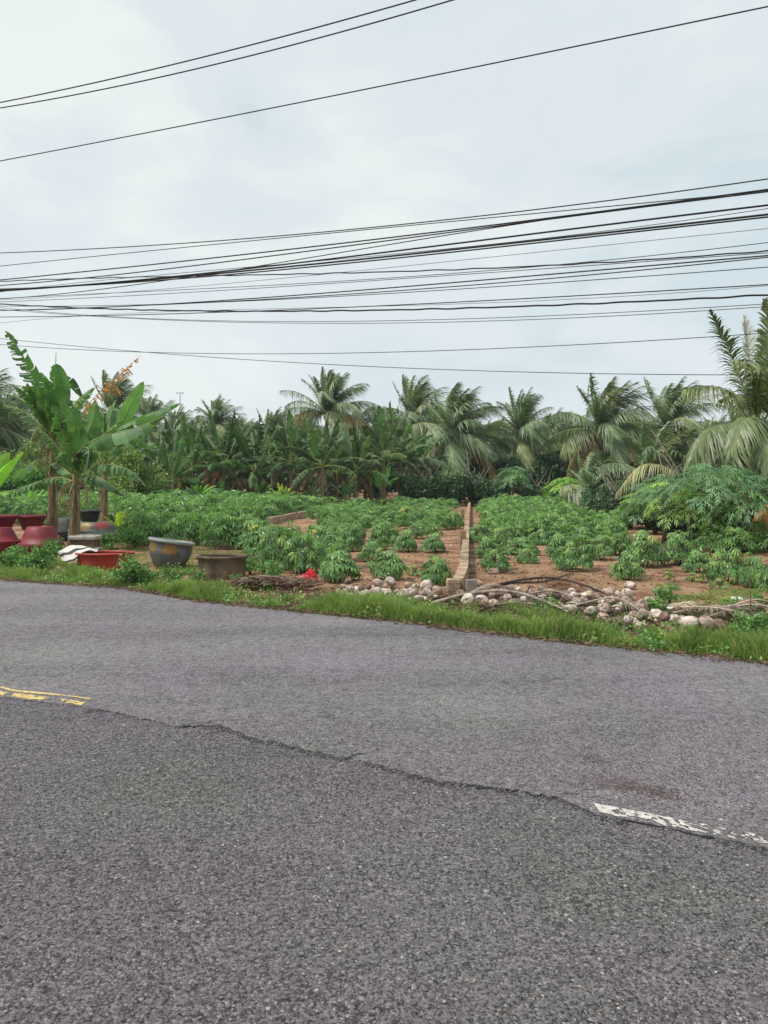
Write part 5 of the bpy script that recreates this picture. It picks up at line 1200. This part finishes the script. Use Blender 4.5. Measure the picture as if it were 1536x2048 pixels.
_lim = {'a': [(660, 1184), (880, 1190)], 'b': [(900, 1196), (1070, 1186), (1300, 1210)], 'c': [(1250, 1222), (1420, 1250)]}
for q in nutrec:
    L_ = _lim[q[1]]; t_ = np.interp(q[2], [a for a, b in L_], [b for a, b in L_]); q.append(int(np.clip((q[3] - t_) // 10, 0, 4)))
_hp = {'a': 'small left heap', 'b': 'large heap', 'c': 'heap tail'}
_rw = ['back row', 'second row', 'middle row', 'fourth row', 'front row']
for key in sorted({(q[1], q[4], q[5]) for q in nutrec}):
    L_ = sorted([q for q in nutrec if (q[1], q[4], q[5]) == key], key=lambda q: q[2])
    for i_, q in enumerate(L_):
        if q[0]['label'] == 'tmp': q[0]['label'] = '%s coconut, %s of the %s%s' % (LOOK[key[1]], _rw[key[2]], _hp[key[0]], (', %s such from the left' % ORD[i_ + 1]) if len(L_) > 1 else '')

# ------------------------------------------------------------------ debris: fronds, sticks, log, bag
M['stick'] = solid_mat('dry_stick', (.33, .28, .23), (.13, .10, .085), scale=10, bump=.5, tint=True, stretch=(1, 1, 1))
def stick(name, pts, rad, label, tint, cat='branch', group=None, n=6, flat=None, zs=None, thorns=0):
    P = [GP(x, y) + np.array([0, 0, z]) for (x, y, z) in pts]; o3 = P[0].copy(); mb = MB(); B = bez([p - o3 for p in P], 26)
    nr_ = np.interp(np.linspace(0, 1, 26), np.linspace(0, 1, len(rad)), rad); tube(mb, B, nr_, n, tint)
    if thorns:
        for k in range(thorns):
            b = B[nr.integers(3, 25)]; v_ = nrm(nr.normal(0, 1, 3)) * nr.uniform(.03, .10); tube(mb, [b, b + v_ * .5, b + v_ + [0, 0, -.01]], [.004, .003, .0015], 3, tint)
    o = mb.build(name, M['stick'], loc=o3); return tag(o, label, cat, group)
stick('frond_stalk', [(864, 1212, .06), (930, 1218, .20), (1010, 1224, .26), (1080, 1236, .20), (1150, 1250, .10)], [.028, .024, .02, .016, .010], 'long pale curved palm stalk arching over the front of the coconut heap', (1.15, 1.15, 1.15), 'palm stalk', 'dead palm stalks on the heap')
stick('frond_stalk', [(945, 1232, .05), (1000, 1232, .14), (1070, 1234, .14), (1110, 1240, .08)], [.014, .014, .012, .008], 'thin pale palm stalk lying low just above the verge grass', (.95, .9, .8), 'palm stalk', 'dead palm stalks on the heap')
stick('frond_stalk', [(945, 1208, .14), (1000, 1200, .22), (1080, 1180, .14), (1150, 1150, .02)], [.014, .016, .012, .006], 'dark thin palm rib slanting up towards the cassava rows', (.28, .23, .2), 'palm stalk', 'dead palm stalks on the heap', thorns=60)
stick('frond_stalk', [(930, 1206, .10), (1010, 1200, .25), (1100, 1198, .29), (1170, 1206, .22), (1250, 1210, .03)], [.014, .016, .016, .014, .008], 'dark palm rib curving along the back of the coconut heap', (.25, .2, .18), 'palm stalk', 'dead palm stalks on the heap', thorns=60)
stick('frond_stalk', [(838, 1212, .04), (870, 1206, .08), (900, 1200, .07), (935, 1190, .03)], [.02, .018, .014, .008], 'short brown palm stalk left of the wall end', (.6, .5, .4), 'palm stalk', 'dead palm stalks on the heap', thorns=30)
stick('branch', [(1160, 1250, .04), (1190, 1250, .06), (1235, 1246, .05)], [.012, .012, .009], 'short dark brown branch at the front of the heap', (.4, .25, .15))
stick('branch', [(935, 1226, .04), (960, 1212, .12), (972, 1200, .20)], [.006, .006, .004], 'thin forked twig standing up behind the curved stalk', (.9, .8, .7))
stick('branch', [(1496, 1262, 0), (1500, 1262, .30), (1497, 1262, .62)], [.006, .006, .003], 'bare upright twig rising from the dead fronds at right', (.6, .5, .4))
# dead fronds heap on the right: each frond a thing
for k, (a, b, c, lab, tc_) in enumerate([((1345, 1238), (1440, 1236), (1560, 1246), 'greyish dead palm frond lying topmost in the debris at right', (.26, .21, .18)),
                                    ((1380, 1262), (1460, 1248), (1580, 1240), 'brown dead palm frond lying along the verge grass at right', (.20, .14, .11)),
                                    ((1360, 1232), (1450, 1252), (1560, 1268), 'dead palm frond crossing the others diagonally at right', (.17, .125, .10)),
                                    ((1440, 1232), (1500, 1238), (1600, 1236), 'reddish dead palm frond at the back of the debris', (.24, .13, .10)),
                                    ((1325, 1226), (1370, 1228), (1440, 1226), 'small pale dead frond tip left of the debris', (.38, .33, .25)),
                                    ((1480, 1258), (1540, 1256), (1640, 1262), 'dark dead palm frond at the right edge of the debris', (.13, .10, .085)),
                                    ((845, 1205), (890, 1202), (935, 1200), 'short dead frond left of the wall end', (.2, .15, .11)),
                                    ((930, 1212), (985, 1212), (1040, 1206), 'dead brown frond lying over the left end of the large heap', (.20, .15, .12)), ((1040, 1222), (1110, 1216), (1180, 1224), 'dry frond lying across the middle of the large heap', (.24, .19, .15)), ((1150, 1238), (1230, 1236), (1300, 1250), 'dry frond at the right end of the large heap', (.22, .17, .13)),
                                    ((1400, 1246), (1470, 1244), (1540, 1250), 'tangled dead palm frond in the middle of the debris', (.19, .15, .12)),
                                    ((1420, 1240), (1520, 1246), (1600, 1252), 'flattened dead palm frond under the reddish one', (.15, .11, .09))]):
    hp_ = .10 if 'heap' in lab else 0; P = [GP(*a) + [0, 0, .05 + .02 * (k % 3) + hp_], GP(*b) + [0, 0, .13 + .03 * (k % 4) + hp_ * .6], GP(*c) + [0, 0, .07]]; o3 = P[0].copy(); mb = MB()
    frond(mb, bez([p - o3 for p in P], 14), nr, nl=40, ll=.22 if k != 6 else .14, lw=.014, drp=.35, wind=0, col=tc_, up=.15, seg=3, rr=.014, ribcol=(.30, .25, .2), start=.05)
    tag(mb.build('dead_frond', M['dead'], smooth=False, loc=o3), lab, 'palm frond', 'dead palm fronds on the verge')
# dead frond / straw bundle beside the brown pot and the red bag
r = np.random.default_rng(51)
P = [GP(418, 1178) + [0, 0, .05], GP(500, 1176) + [0, 0, .10], GP(600, 1178) + [0, 0, .10]]; o3 = P[0].copy(); mb = MB()
B = bez([p - o3 for p in P], 30); rad = np.interp(np.linspace(0, 1, 30), [0, .3, .6, .9, 1], [.02, .045, .085, .075, .03]) * (1 + r.normal(0, .06, 30)); tube(mb, B, rad, 9, np.array([.95, .88, .8]))
t = tag(mb.build('log', M['stick'], loc=o3), 'pale peeling fallen log lying beside the brown pot', 'log')
mb = MB()
for k in range(420):
    q = r.random() ** .9; b = np.array([np.interp(q, np.linspace(0, 1, 30), B[:, i_]) for i_ in range(3)]) + r.normal(0, 1, 3) * [.12, .10, .02]; b[2] = max(b[2] + .02, -.03)
    a = r.normal(-.1, .6); L_ = r.uniform(.08, .28); v_ = np.array([math.cos(a), math.sin(a), r.normal(0, .25)]) * L_
    cc = np.array([(.9, .75, .6), (.45, .33, .25), (1.1, 1.0, .85), (.35, .2, .14)][r.integers(4)]); tube(mb, [b - v_ / 2, b + [0, 0, .015], b + v_ / 2], [.004, .006, .002], 3, cc, cap=False)
tag(mb.build('straw_litter', M['stick'], loc=o3 + np.array([.15, -.08, 0])), 'brown straw and husk fibre scattered over and around the pale log', 'straw', kind='stuff')
mb = MB()
for k in range(5200):
    px = r.uniform(560, 1480); py = r.normal(1196, 14) + (px - 560) * .055; g = GP(px, py); a = r.uniform(0, 6.28); L_ = r.uniform(.03, .2); hh_ = r.uniform(0, .12) if 900 < px < 1260 else 0; v_ = np.array([math.cos(a), math.sin(a), r.normal(0, .15)]) * L_
    cc = np.array([(.7, .55, .42), (.35, .24, .18), (1.0, .9, .8), (.25, .15, .11)][r.integers(4)]); tube(mb, [g + [0, 0, .012 + hh_] - v_ / 2, g + [0, 0, .03 + hh_], g + [0, 0, .012 + hh_] + v_ / 2], [.003, .0055, .002], 3, cc, cap=False)
for k in range(2600):
    x0 = r.uniform(-9, 6); y0 = edge_y(x0) + r.normal(.02, .07); a = r.uniform(0, 6.28); L_ = r.uniform(.01, .09); v_ = np.array([math.cos(a), math.sin(a), 0]) * L_; g = np.array([x0, y0, max(gz(x0, y0), .016) + .004])
    cc = np.array([(.7, .5, .38), (.35, .24, .18), (1.0, .85, .7), (.25, .15, .11)][r.integers(4)]); tube(mb, [g - v_ / 2, g + [0, 0, .006], g + v_ / 2], [.003, .006, .002], 3, cc, cap=False)
tag(mb.build('twig_litter', M['stick']), 'short broken twigs and husk fibres littering the soil around the heaps', 'litter', kind='stuff')
# red bag
M['redbag'] = solid_mat('red_plastic', (.62, .02, .03), (.45, .01, .02), scale=6, rough=.35, bump=.5, bscale=8, dist=.03)
p = GP(617, 1172) + np.array([0, -.05, .06]); mb = MB(); nn = 16
th = np.linspace(0.05, 1.5, 9); ph = np.arange(nn) / nn * 2 * np.pi; T_, P_ = np.meshgrid(th, ph, indexing='ij')
rr_ = (1 + .12 * np.sin(3 * P_ + 1) * np.sin(T_) + r.normal(0, .05, T_.shape)); X_ = .135 * rr_ * np.sin(T_) * np.cos(P_); Y_ = .10 * rr_ * np.sin(T_) * np.sin(P_); Z_ = .17 * rr_ * np.cos(T_) * (1 + .2 * np.cos(P_))
i = np.arange(8)[:, None] * nn; j = np.arange(nn)[None]
mb.add(np.stack([X_, Y_, Z_], -1).reshape(-1, 3), Q=np.stack([i + j, i + nn + j, i + nn + (j + 1) % nn, i + (j + 1) % nn], -1).reshape(-1, 4))
tag(mb.build('plastic_bag', M['redbag'], smooth=False, loc=p), 'crumpled bright red plastic bag at the end of the log', 'bag')
# scraps of litter
M['scrap'] = solid_mat('white_scrap', (.75, .75, .72), (.55, .54, .5), scale=10, bump=.3)
for k, (px, py, s, lab) in enumerate([(407, 1184, .05, 'small white paper scrap in the verge grass below the brown pot'), (96, 1171, .05, 'white scrap on the road edge at far left'), (1472, 1203, .10, 'white plastic scrap on the weedy soil at right'), (1414, 1160, .09, 'thin pale stick-like scrap in front of the right cassavas'),
                                 (943, 1131, .06, 'white scrap on the soil right of the brick wall'), (902, 1095, .05, 'white scrap on the soil left of the brick wall'), (1070, 1238, .05, 'white flower-like scrap in the verge grass under the heap'), (1332, 1222, .09, 'chalk-white husk fragment on the grassy tail')]):
    p = GP(px, py); mb = MB(); a = np.arange(7) / 7 * 6.283; rad = s * nr.uniform(.6, 1.1, 7)
    V = [(0, 0, s * .35)] + [(rad[i_] * math.cos(a[i_]), rad[i_] * .6 * math.sin(a[i_]), s * nr.uniform(0, .35)) for i_ in range(7)]
    mb.add(V, T=[(0, 1 + i_, 1 + (i_ + 1) % 7) for i_ in range(7)]); o = mb.build('litter_scrap', M['scrap'], smooth=False, loc=p + np.array([0, 0, .06 if k in (0, 6) else .035])); tag(o, lab, 'litter', 'white scraps of litter')
    o.modifiers.new('thick', 'SOLIDIFY').thickness = .006

# ------------------------------------------------------------------ grass verge
def blades(mb, x, y, h, wd, cols, r, lean=.5):
    n = len(x); z = ground_h(x, y); a = r.uniform(0, 6.28, n); l = r.uniform(.1, 1, n) * lean * h; dx, dy = np.cos(a) * l, np.sin(a) * l
    b = r.uniform(0, 6.28, n); wx, wy = np.cos(b) * wd / 2, np.sin(b) * wd / 2
    P = np.stack([x, y, z - .01], -1)
    V = np.stack([P + np.stack([wx, wy, 0 * x], -1), P - np.stack([wx, wy, 0 * x], -1),
                  P + np.stack([dx * .35 - wx * .8, dy * .35 - wy * .8, h * .55], -1), P + np.stack([dx * .35 + wx * .8, dy * .35 + wy * .8, h * .55], -1),
                  P + np.stack([dx, dy, h * (1 - .25 * (l / (h + 1e-6)))], -1)], 1)
    k = np.arange(n) * 5
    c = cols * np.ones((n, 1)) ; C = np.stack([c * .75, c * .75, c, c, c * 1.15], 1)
    mb.add(V.reshape(-1, 3), Q=np.stack([k, k + 1, k + 2, k + 3], -1), T=np.stack([k + 3, k + 2, k + 4], -1), C=C.reshape(-1, 3))
backpx = [(-300, 1108), (0, 1118), (120, 1128), (230, 1160), (400, 1187), (640, 1204), (860, 1216), (1080, 1236), (1240, 1262), (1440, 1284), (1536, 1284), (1900, 1330)]
back = np.array([G(*q)[:2] for q in backpx])
GC = np.array([(.10, .185, .045), (.13, .22, .055), (.08, .15, .04), (.17, .25, .07), (.23, .26, .10)])
r = np.random.default_rng(61); mb = MB()
n = 230000; x = r.uniform(-13, 8.5, n); e0 = edge_y(x) + (fbm(x, 0 * x, 1.6, 5, 21) - .5) * .22; b1 = np.interp(x, back[:, 0], back[:, 1]) + (fbm(x, 0 * x, 2, 3, 33) - .5) * .4
q = r.random(n) ** .85; y = e0 + .02 + q * (b1 - e0 + .12)
cl = fbm(x, y, 2.3, 4, 90); keep = (cl > .33 + .10 * (q < .1) + .06 * (q > .9)) & (r.random(n) < np.clip(.35 + q * 5, 0, 1)); x, y, q, cl = x[keep], y[keep], q[keep], cl[keep]
h = np.where(x < -1.0, .72, 1.0) * (.045 + .22 * np.clip(cl * 2.2 - .75, 0, 1) * np.clip(q * 4 + .25, 0, 1)) * r.uniform(.5, 1.45, len(x))
cc = GC[r.choice(5, len(x), p=[.34, .26, .22, .12, .06])] * (.8 + .4 * fbm(x, y, 1.1, 3, 95))[:, None]
dry = r.random(len(x)) < .05 + .25 * (q < .08); cc[dry] = np.array([.30, .25, .13])
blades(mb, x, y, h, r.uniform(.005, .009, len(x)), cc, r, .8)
# thinner weeds on the soil at right and behind the pots
n = 26000; px = r.uniform(1180, 1620, n); py = r.uniform(1178, 1262, n); gg = np.array([G(a, b)[:2] for a, b in zip(px[:], py[:])]); x, y = gg[:, 0], gg[:, 1]
cl = fbm(x, y, 1.5, 4, 97); k = (cl > .53) & (py > 1180 + (1500 - px) * .04) & (r.random(n) < .8); x, y = x[k], y[k]
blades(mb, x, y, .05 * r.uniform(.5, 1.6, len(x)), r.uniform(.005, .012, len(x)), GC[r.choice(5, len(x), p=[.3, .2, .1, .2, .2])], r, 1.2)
n = 40000; px = r.uniform(-150, 560, n); py = r.uniform(1092, 1178, n); gg = np.array([G(a, b)[:2] for a, b in zip(px, py)]); x, y = gg[:, 0], gg[:, 1]
cl = fbm(x, y, 1.2, 4, 99); k = (cl > .50); x, y = x[k], y[k]
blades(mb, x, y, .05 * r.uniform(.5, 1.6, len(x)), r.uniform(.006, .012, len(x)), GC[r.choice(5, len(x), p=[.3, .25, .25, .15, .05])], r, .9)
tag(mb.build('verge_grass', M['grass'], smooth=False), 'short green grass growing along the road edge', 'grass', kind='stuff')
# clods and crumbs of soil
n = 16000; q_ = r.random(n) ** 1.6; y = 9.2 + q_ * 18; x = r.uniform(-.35, .55, n) * y; sd_ = y - edge_y(x); k = sd_ > .9; x, y = x[k], y[k]; n = len(x)
s_ = r.uniform(.008, .035, n) * r.uniform(.5, 1, n); O = np.array([(1, 0, 0), (0, 1, 0), (-1, 0, 0), (0, -1, 0), (0, 0, .8)]); V = O[None] * s_[:, None, None] * r.uniform(.6, 1.3, (n, 5, 1)); V += np.stack([x, y, ground_h(x, y) + .002], -1)[:, None]
F = np.array([(0, 1, 4), (1, 2, 4), (2, 3, 4), (3, 0, 4)]); g_ = r.choice([.35, .7, 1.0, 1.25], n, p=[.2, .35, .3, .15])
mbc = MB(); mbc.add(V.reshape(-1, 3), T=(F[None] + np.arange(n)[:, None, None] * 5).reshape(-1, 3), C=np.repeat(g_[:, None] * np.array([1, .97, .95]), 5, 0))
tag(mbc.build('soil_crumbs', M['soil'], smooth=False), 'crumbs and clods of red brown earth on the bare beds', 'soil crumbs', kind='stuff')
# low broad weeds mixed into the verge
mbw = MB()
for k in range(170):
    x0 = r.uniform(-9, 6); b0 = np.interp(x0, back[:, 0], back[:, 1]); y0 = edge_y(x0) + .12 + r.random() * (b0 - edge_y(x0) + .2); z0 = gz(x0, y0); m_n = 60; hgt = r.uniform(.06, .2); rd = r.uniform(.08, .25)
    D = nrm(r.normal(0, 1, (m_n, 3))); P = np.array([x0, y0, z0]) + D * np.array([rd, rd, hgt]) * r.random((m_n, 1)) ** .5; P[:, 2] = np.abs(P[:, 2] - z0) + z0 + .02
    f = nrm(D + r.normal(0, .5, (m_n, 3))); sdd = nrm(np.cross(f, r.normal(0, 1, (m_n, 3)))); sz = r.uniform(.02, .055, (m_n, 1))
    V = np.stack([P, P + f * sz * .5 + sdd * sz * .3, P + f * sz, P + f * sz * .5 - sdd * sz * .3], 1); c0 = np.array([(.07, .14, .04), (.10, .19, .05), (.14, .22, .06), (.20, .20, .08)][r.integers(4)])
    mbw.add(V.reshape(-1, 3), Q=np.arange(m_n * 4).reshape(-1, 4), C=np.repeat(c0 * r.uniform(.8, 1.2, (m_n, 1)), 4, 0))
tag(mbw.build('verge_weeds', M['bush'], smooth=False), 'small broad leaved weeds mixed through the verge grass', 'weeds', kind='stuff')
# leafy weeds along the verge
WEED = [bush_mesh(1000 + k, 700, .30, .26, .36, .055, [(.06, .13, .035), (.08, .17, .04), (.10, .20, .05)], long=1.5, hollow=.1).mesh('foliage', M['bush'], False) for k in range(3)]
WST = bstem(.33, 12, .006, 6).mesh('stem', M['stem'])
WL = [(88, 1140, 1.3, 'leafy weed clump in front of the overturned red pot'), (30, 1138, 1.2, 'low broad-leaved weeds at the left edge below the red pots'), (58, 1142, 1.0, 'yellowish-green low weed clump left of the striped mat'), (258, 1172, 1.25, 'dark small-leaved shrub in front of the red oval tub'),
      (236, 1164, .6, 'straggly weed on the left side of the dark verge shrub'), (296, 1166, .85, 'fresh green weed clump between the dark shrub and the grey jar'), (345, 1168, .85, 'tall grass-like weed clump in front of the grey jar'), (385, 1165, .7, 'yellow-green weed at the left foot of the brown pot'),
      (500, 1150, 1.0, 'weed creeping at the right side of the brown pot'), (470, 1168, .5, 'small weed sprig before the brown pot'), (1340, 1205, .7, 'flat green weed patch on the soil right of the heap'), (1470, 1228, .7, 'bright green weed behind the dead fronds'), (1512, 1225, .7, 'green weed at the right edge behind the dead fronds'),
      (1310, 1236, .6, 'small-leaved sprig growing through the heap tail'), (1105, 1236, .7, 'wiry weed growing in front of the coconut heap'), (1240, 1238, .5, 'green sprig in the right part of the coconut heap'), (270, 1096, 1.4, 'leafy plant behind the orange rim of the red tub'), (240, 1082, 1.5, 'lime-leaved plant right of the glazed pots'),
      (1500, 1290, .9, 'low weed in the verge grass at the right edge'), (225, 1098, 1.2, 'dark leafy plant between the pale notched pot and the tub'), (545, 1158, 1.0, 'creeping weed behind the log'), (110, 1108, 1.0, 'dark weed between the red pot and the notched pot')]
for k, (px, py, s, lab) in enumerate(WL):
    p = GP(px, py); t = empty('weed', p, lab, 'weed', 'leafy weeds on the verge', rz=k * 1.3, sc=s); child('foliage', WEED[k % 3], t); child('stem', WST, t)

# ------------------------------------------------------------------ overhead cables
M['cable'] = solid_mat('black_cable', (.02, .022, .025), (.012, .013, .015), scale=5, rough=.6, bump=0)
def plane_pt(px, py, c, s=.45):
    r_ = ray(px, py); t = c / (r_[1] + s * r_[0]); return np.array([r_[0] * t, r_[1] * t, CAM_H + r_[2] * t])
CB = [  # control points (px,py), radius, plane offset, look
 ([(0, 205), (415, 112), (830, 0)], .010, 9.2, 'black'), ([(0, 216), (450, 124), (905, 0)], .010, 9.4, 'black'), ([(0, 322), (768, 171), (1536, 13)], .009, 9.8, 'black'),
 ([(0, 506), (400, 484), (768, 453), (1150, 409), (1536, 358)], .0085, 10.2, 'thin grey'), ([(0, 532), (340, 499), (768, 453), (1268, 412), (1536, 380)], .007, 10.6, 'thin grey'),
 ([(0, 560), (350, 524), (768, 477), (1150, 429), (1536, 379)], .011, 10.4, 'black'), ([(0, 571), (350, 536), (768, 482), (1150, 432), (1536, 383)], .010, 10.5, 'black'),
 ([(0, 598), (500, 532), (768, 496), (1300, 404), (1536, 384)], .008, 10.7, 'thin black'), ([(0, 580), (400, 548), (768, 504), (1150, 458), (1536, 410)], .014, 10.8, 'thick black'),
 ([(0, 582), (380, 552), (768, 514), (1150, 472), (1536, 429)], .016, 11.0, 'thickest black'), ([(0, 578), (300, 562), (768, 519), (1150, 477), (1536, 434)], .012, 11.1, 'thick black'),
 ([(0, 584), (500, 534), (768, 510), (1536, 417)], .005, 10.9, 'faint grey'), ([(0, 600), (400, 572), (768, 536), (1150, 497), (1536, 457)], .004, 11.2, 'hair-thin grey'),
 ([(0, 563), (300, 553), (768, 545), (1048, 534), (1300, 516), (1536, 503)], .011, 11.4, 'wavy black'), ([(0, 597), (400, 578), (768, 556), (1048, 536), (1536, 485)], .006, 11.5, 'thin grey'),
 ([(0, 604), (400, 583), (768, 561), (1150, 532), (1536, 506)], .006, 11.6, 'thin grey'), ([(0, 621), (400, 603), (768, 579), (1150, 542), (1536, 512)], .011, 11.7, 'black'),
 ([(0, 621), (400, 605), (768, 585), (1150, 551), (1536, 515)], .009, 11.8, 'black'), ([(0, 612), (400, 606), (768, 587), (1150, 563), (1536, 534)], .007, 11.9, 'thin grey'),
 ([(0, 634), (400, 626), (768, 611), (1150, 592), (1536, 569)], .009, 12.0, 'black'), ([(0, 646), (400, 622), (768, 610), (1018, 606), (1536, 571)], .004, 12.1, 'hair-thin grey'),
 ([(0, 608), (170, 616), (450, 622), (768, 621), (1118, 609), (1536, 590)], .0155, 12.2, 'thick wavy black'), ([(0, 615), (200, 632), (450, 641), (768, 643), (1150, 628), (1536, 608)], .006, 12.4, 'thin grey'),
 ([(0, 619), (240, 634), (450, 645), (768, 648), (1150, 633), (1536, 614)], .006, 12.5, 'thin grey'), ([(0, 689), (290, 704), (550, 708), (768, 705), (1150, 689), (1536, 666)], .007, 13.0, 'thin grey'),
 ([(0, 677), (290, 704), (768, 735), (1118, 745), (1536, 750)], .007, 13.4, 'thin grey')]
cb = sorted(range(len(CB)), key=lambda k: CB[k][0][0][1])
for k, ci in enumerate(cb):
    pp, rad, c, look = CB[ci]; P = np.array([plane_pt(x, y, c) for x, y in pp]); X_ = P[:, 0]
    deg = min(len(pp) - 1, 3); fz = np.polyfit(X_, P[:, 2], deg)
    xx = np.linspace(X_[0] - .3, X_[-1] + .3, 70); zz = np.polyval(fz, xx)
    s0 = (zz[1] - zz[0]) / (xx[1] - xx[0]); s1 = (zz[-1] - zz[-2]) / (xx[-1] - xx[-2])
    L0 = xx[0] - np.array([16, 8.]); R0 = xx[-1] + np.array([6, 12.])
    xx = np.concatenate([L0, xx, R0]); zz = np.concatenate([zz[0] + s0 * (L0 - (X_[0] - .3)), zz, zz[-1] + s1 * (R0 - (X_[-1] + .3))])
    zz = np.maximum(zz, 3.0)
    if 'wavy' in look: 
        w2 = np.linspace(xx[2], xx[-3], 300); zz = np.interp(w2, xx, zz) + .006 * np.sin(w2 * 11) * np.sin(w2 * 1.7) ; xx = w2
    mb = MB(); tube(mb, np.stack([xx, c - .45 * xx, zz], -1), rad * .82, 6, cap=False)
    tag(mb.build('overhead_cable', M['cable']), '%s overhead cable, %s from the top along the left edge of the photo' % (look, ORD[k + 1]), 'cable', 'overhead cables along the road')
for ob in list(bpy.data.objects):
    if ob.name == 'rim_lip': bpy.data.objects.remove(ob)

# ------------------------------------------------------------------ haze: one closed box of pale air round everything
hm = bpy.data.materials.new('humid_air'); hm.use_nodes = True; t_ = hm.node_tree; t_.nodes.clear()
ho = t_.nodes.new('ShaderNodeOutputMaterial'); hv = t_.nodes.new('ShaderNodeVolumePrincipled'); hv.inputs['Color'].default_value = (.86, .93, 1.0, 1); hv.inputs['Density'].default_value = HAZE; hv.inputs['Anisotropy'].default_value = .2
t_.links.new(hv.outputs[0], ho.inputs['Volume'])
mb = MB(); box(mb, (0, 200, 9.0), (1600, 1600, 21.0)); o = mb.build('haze', hm, smooth=False); tag(o, kind='stuff'); o['label'] = 'thin humid haze in the air over the field and trees'
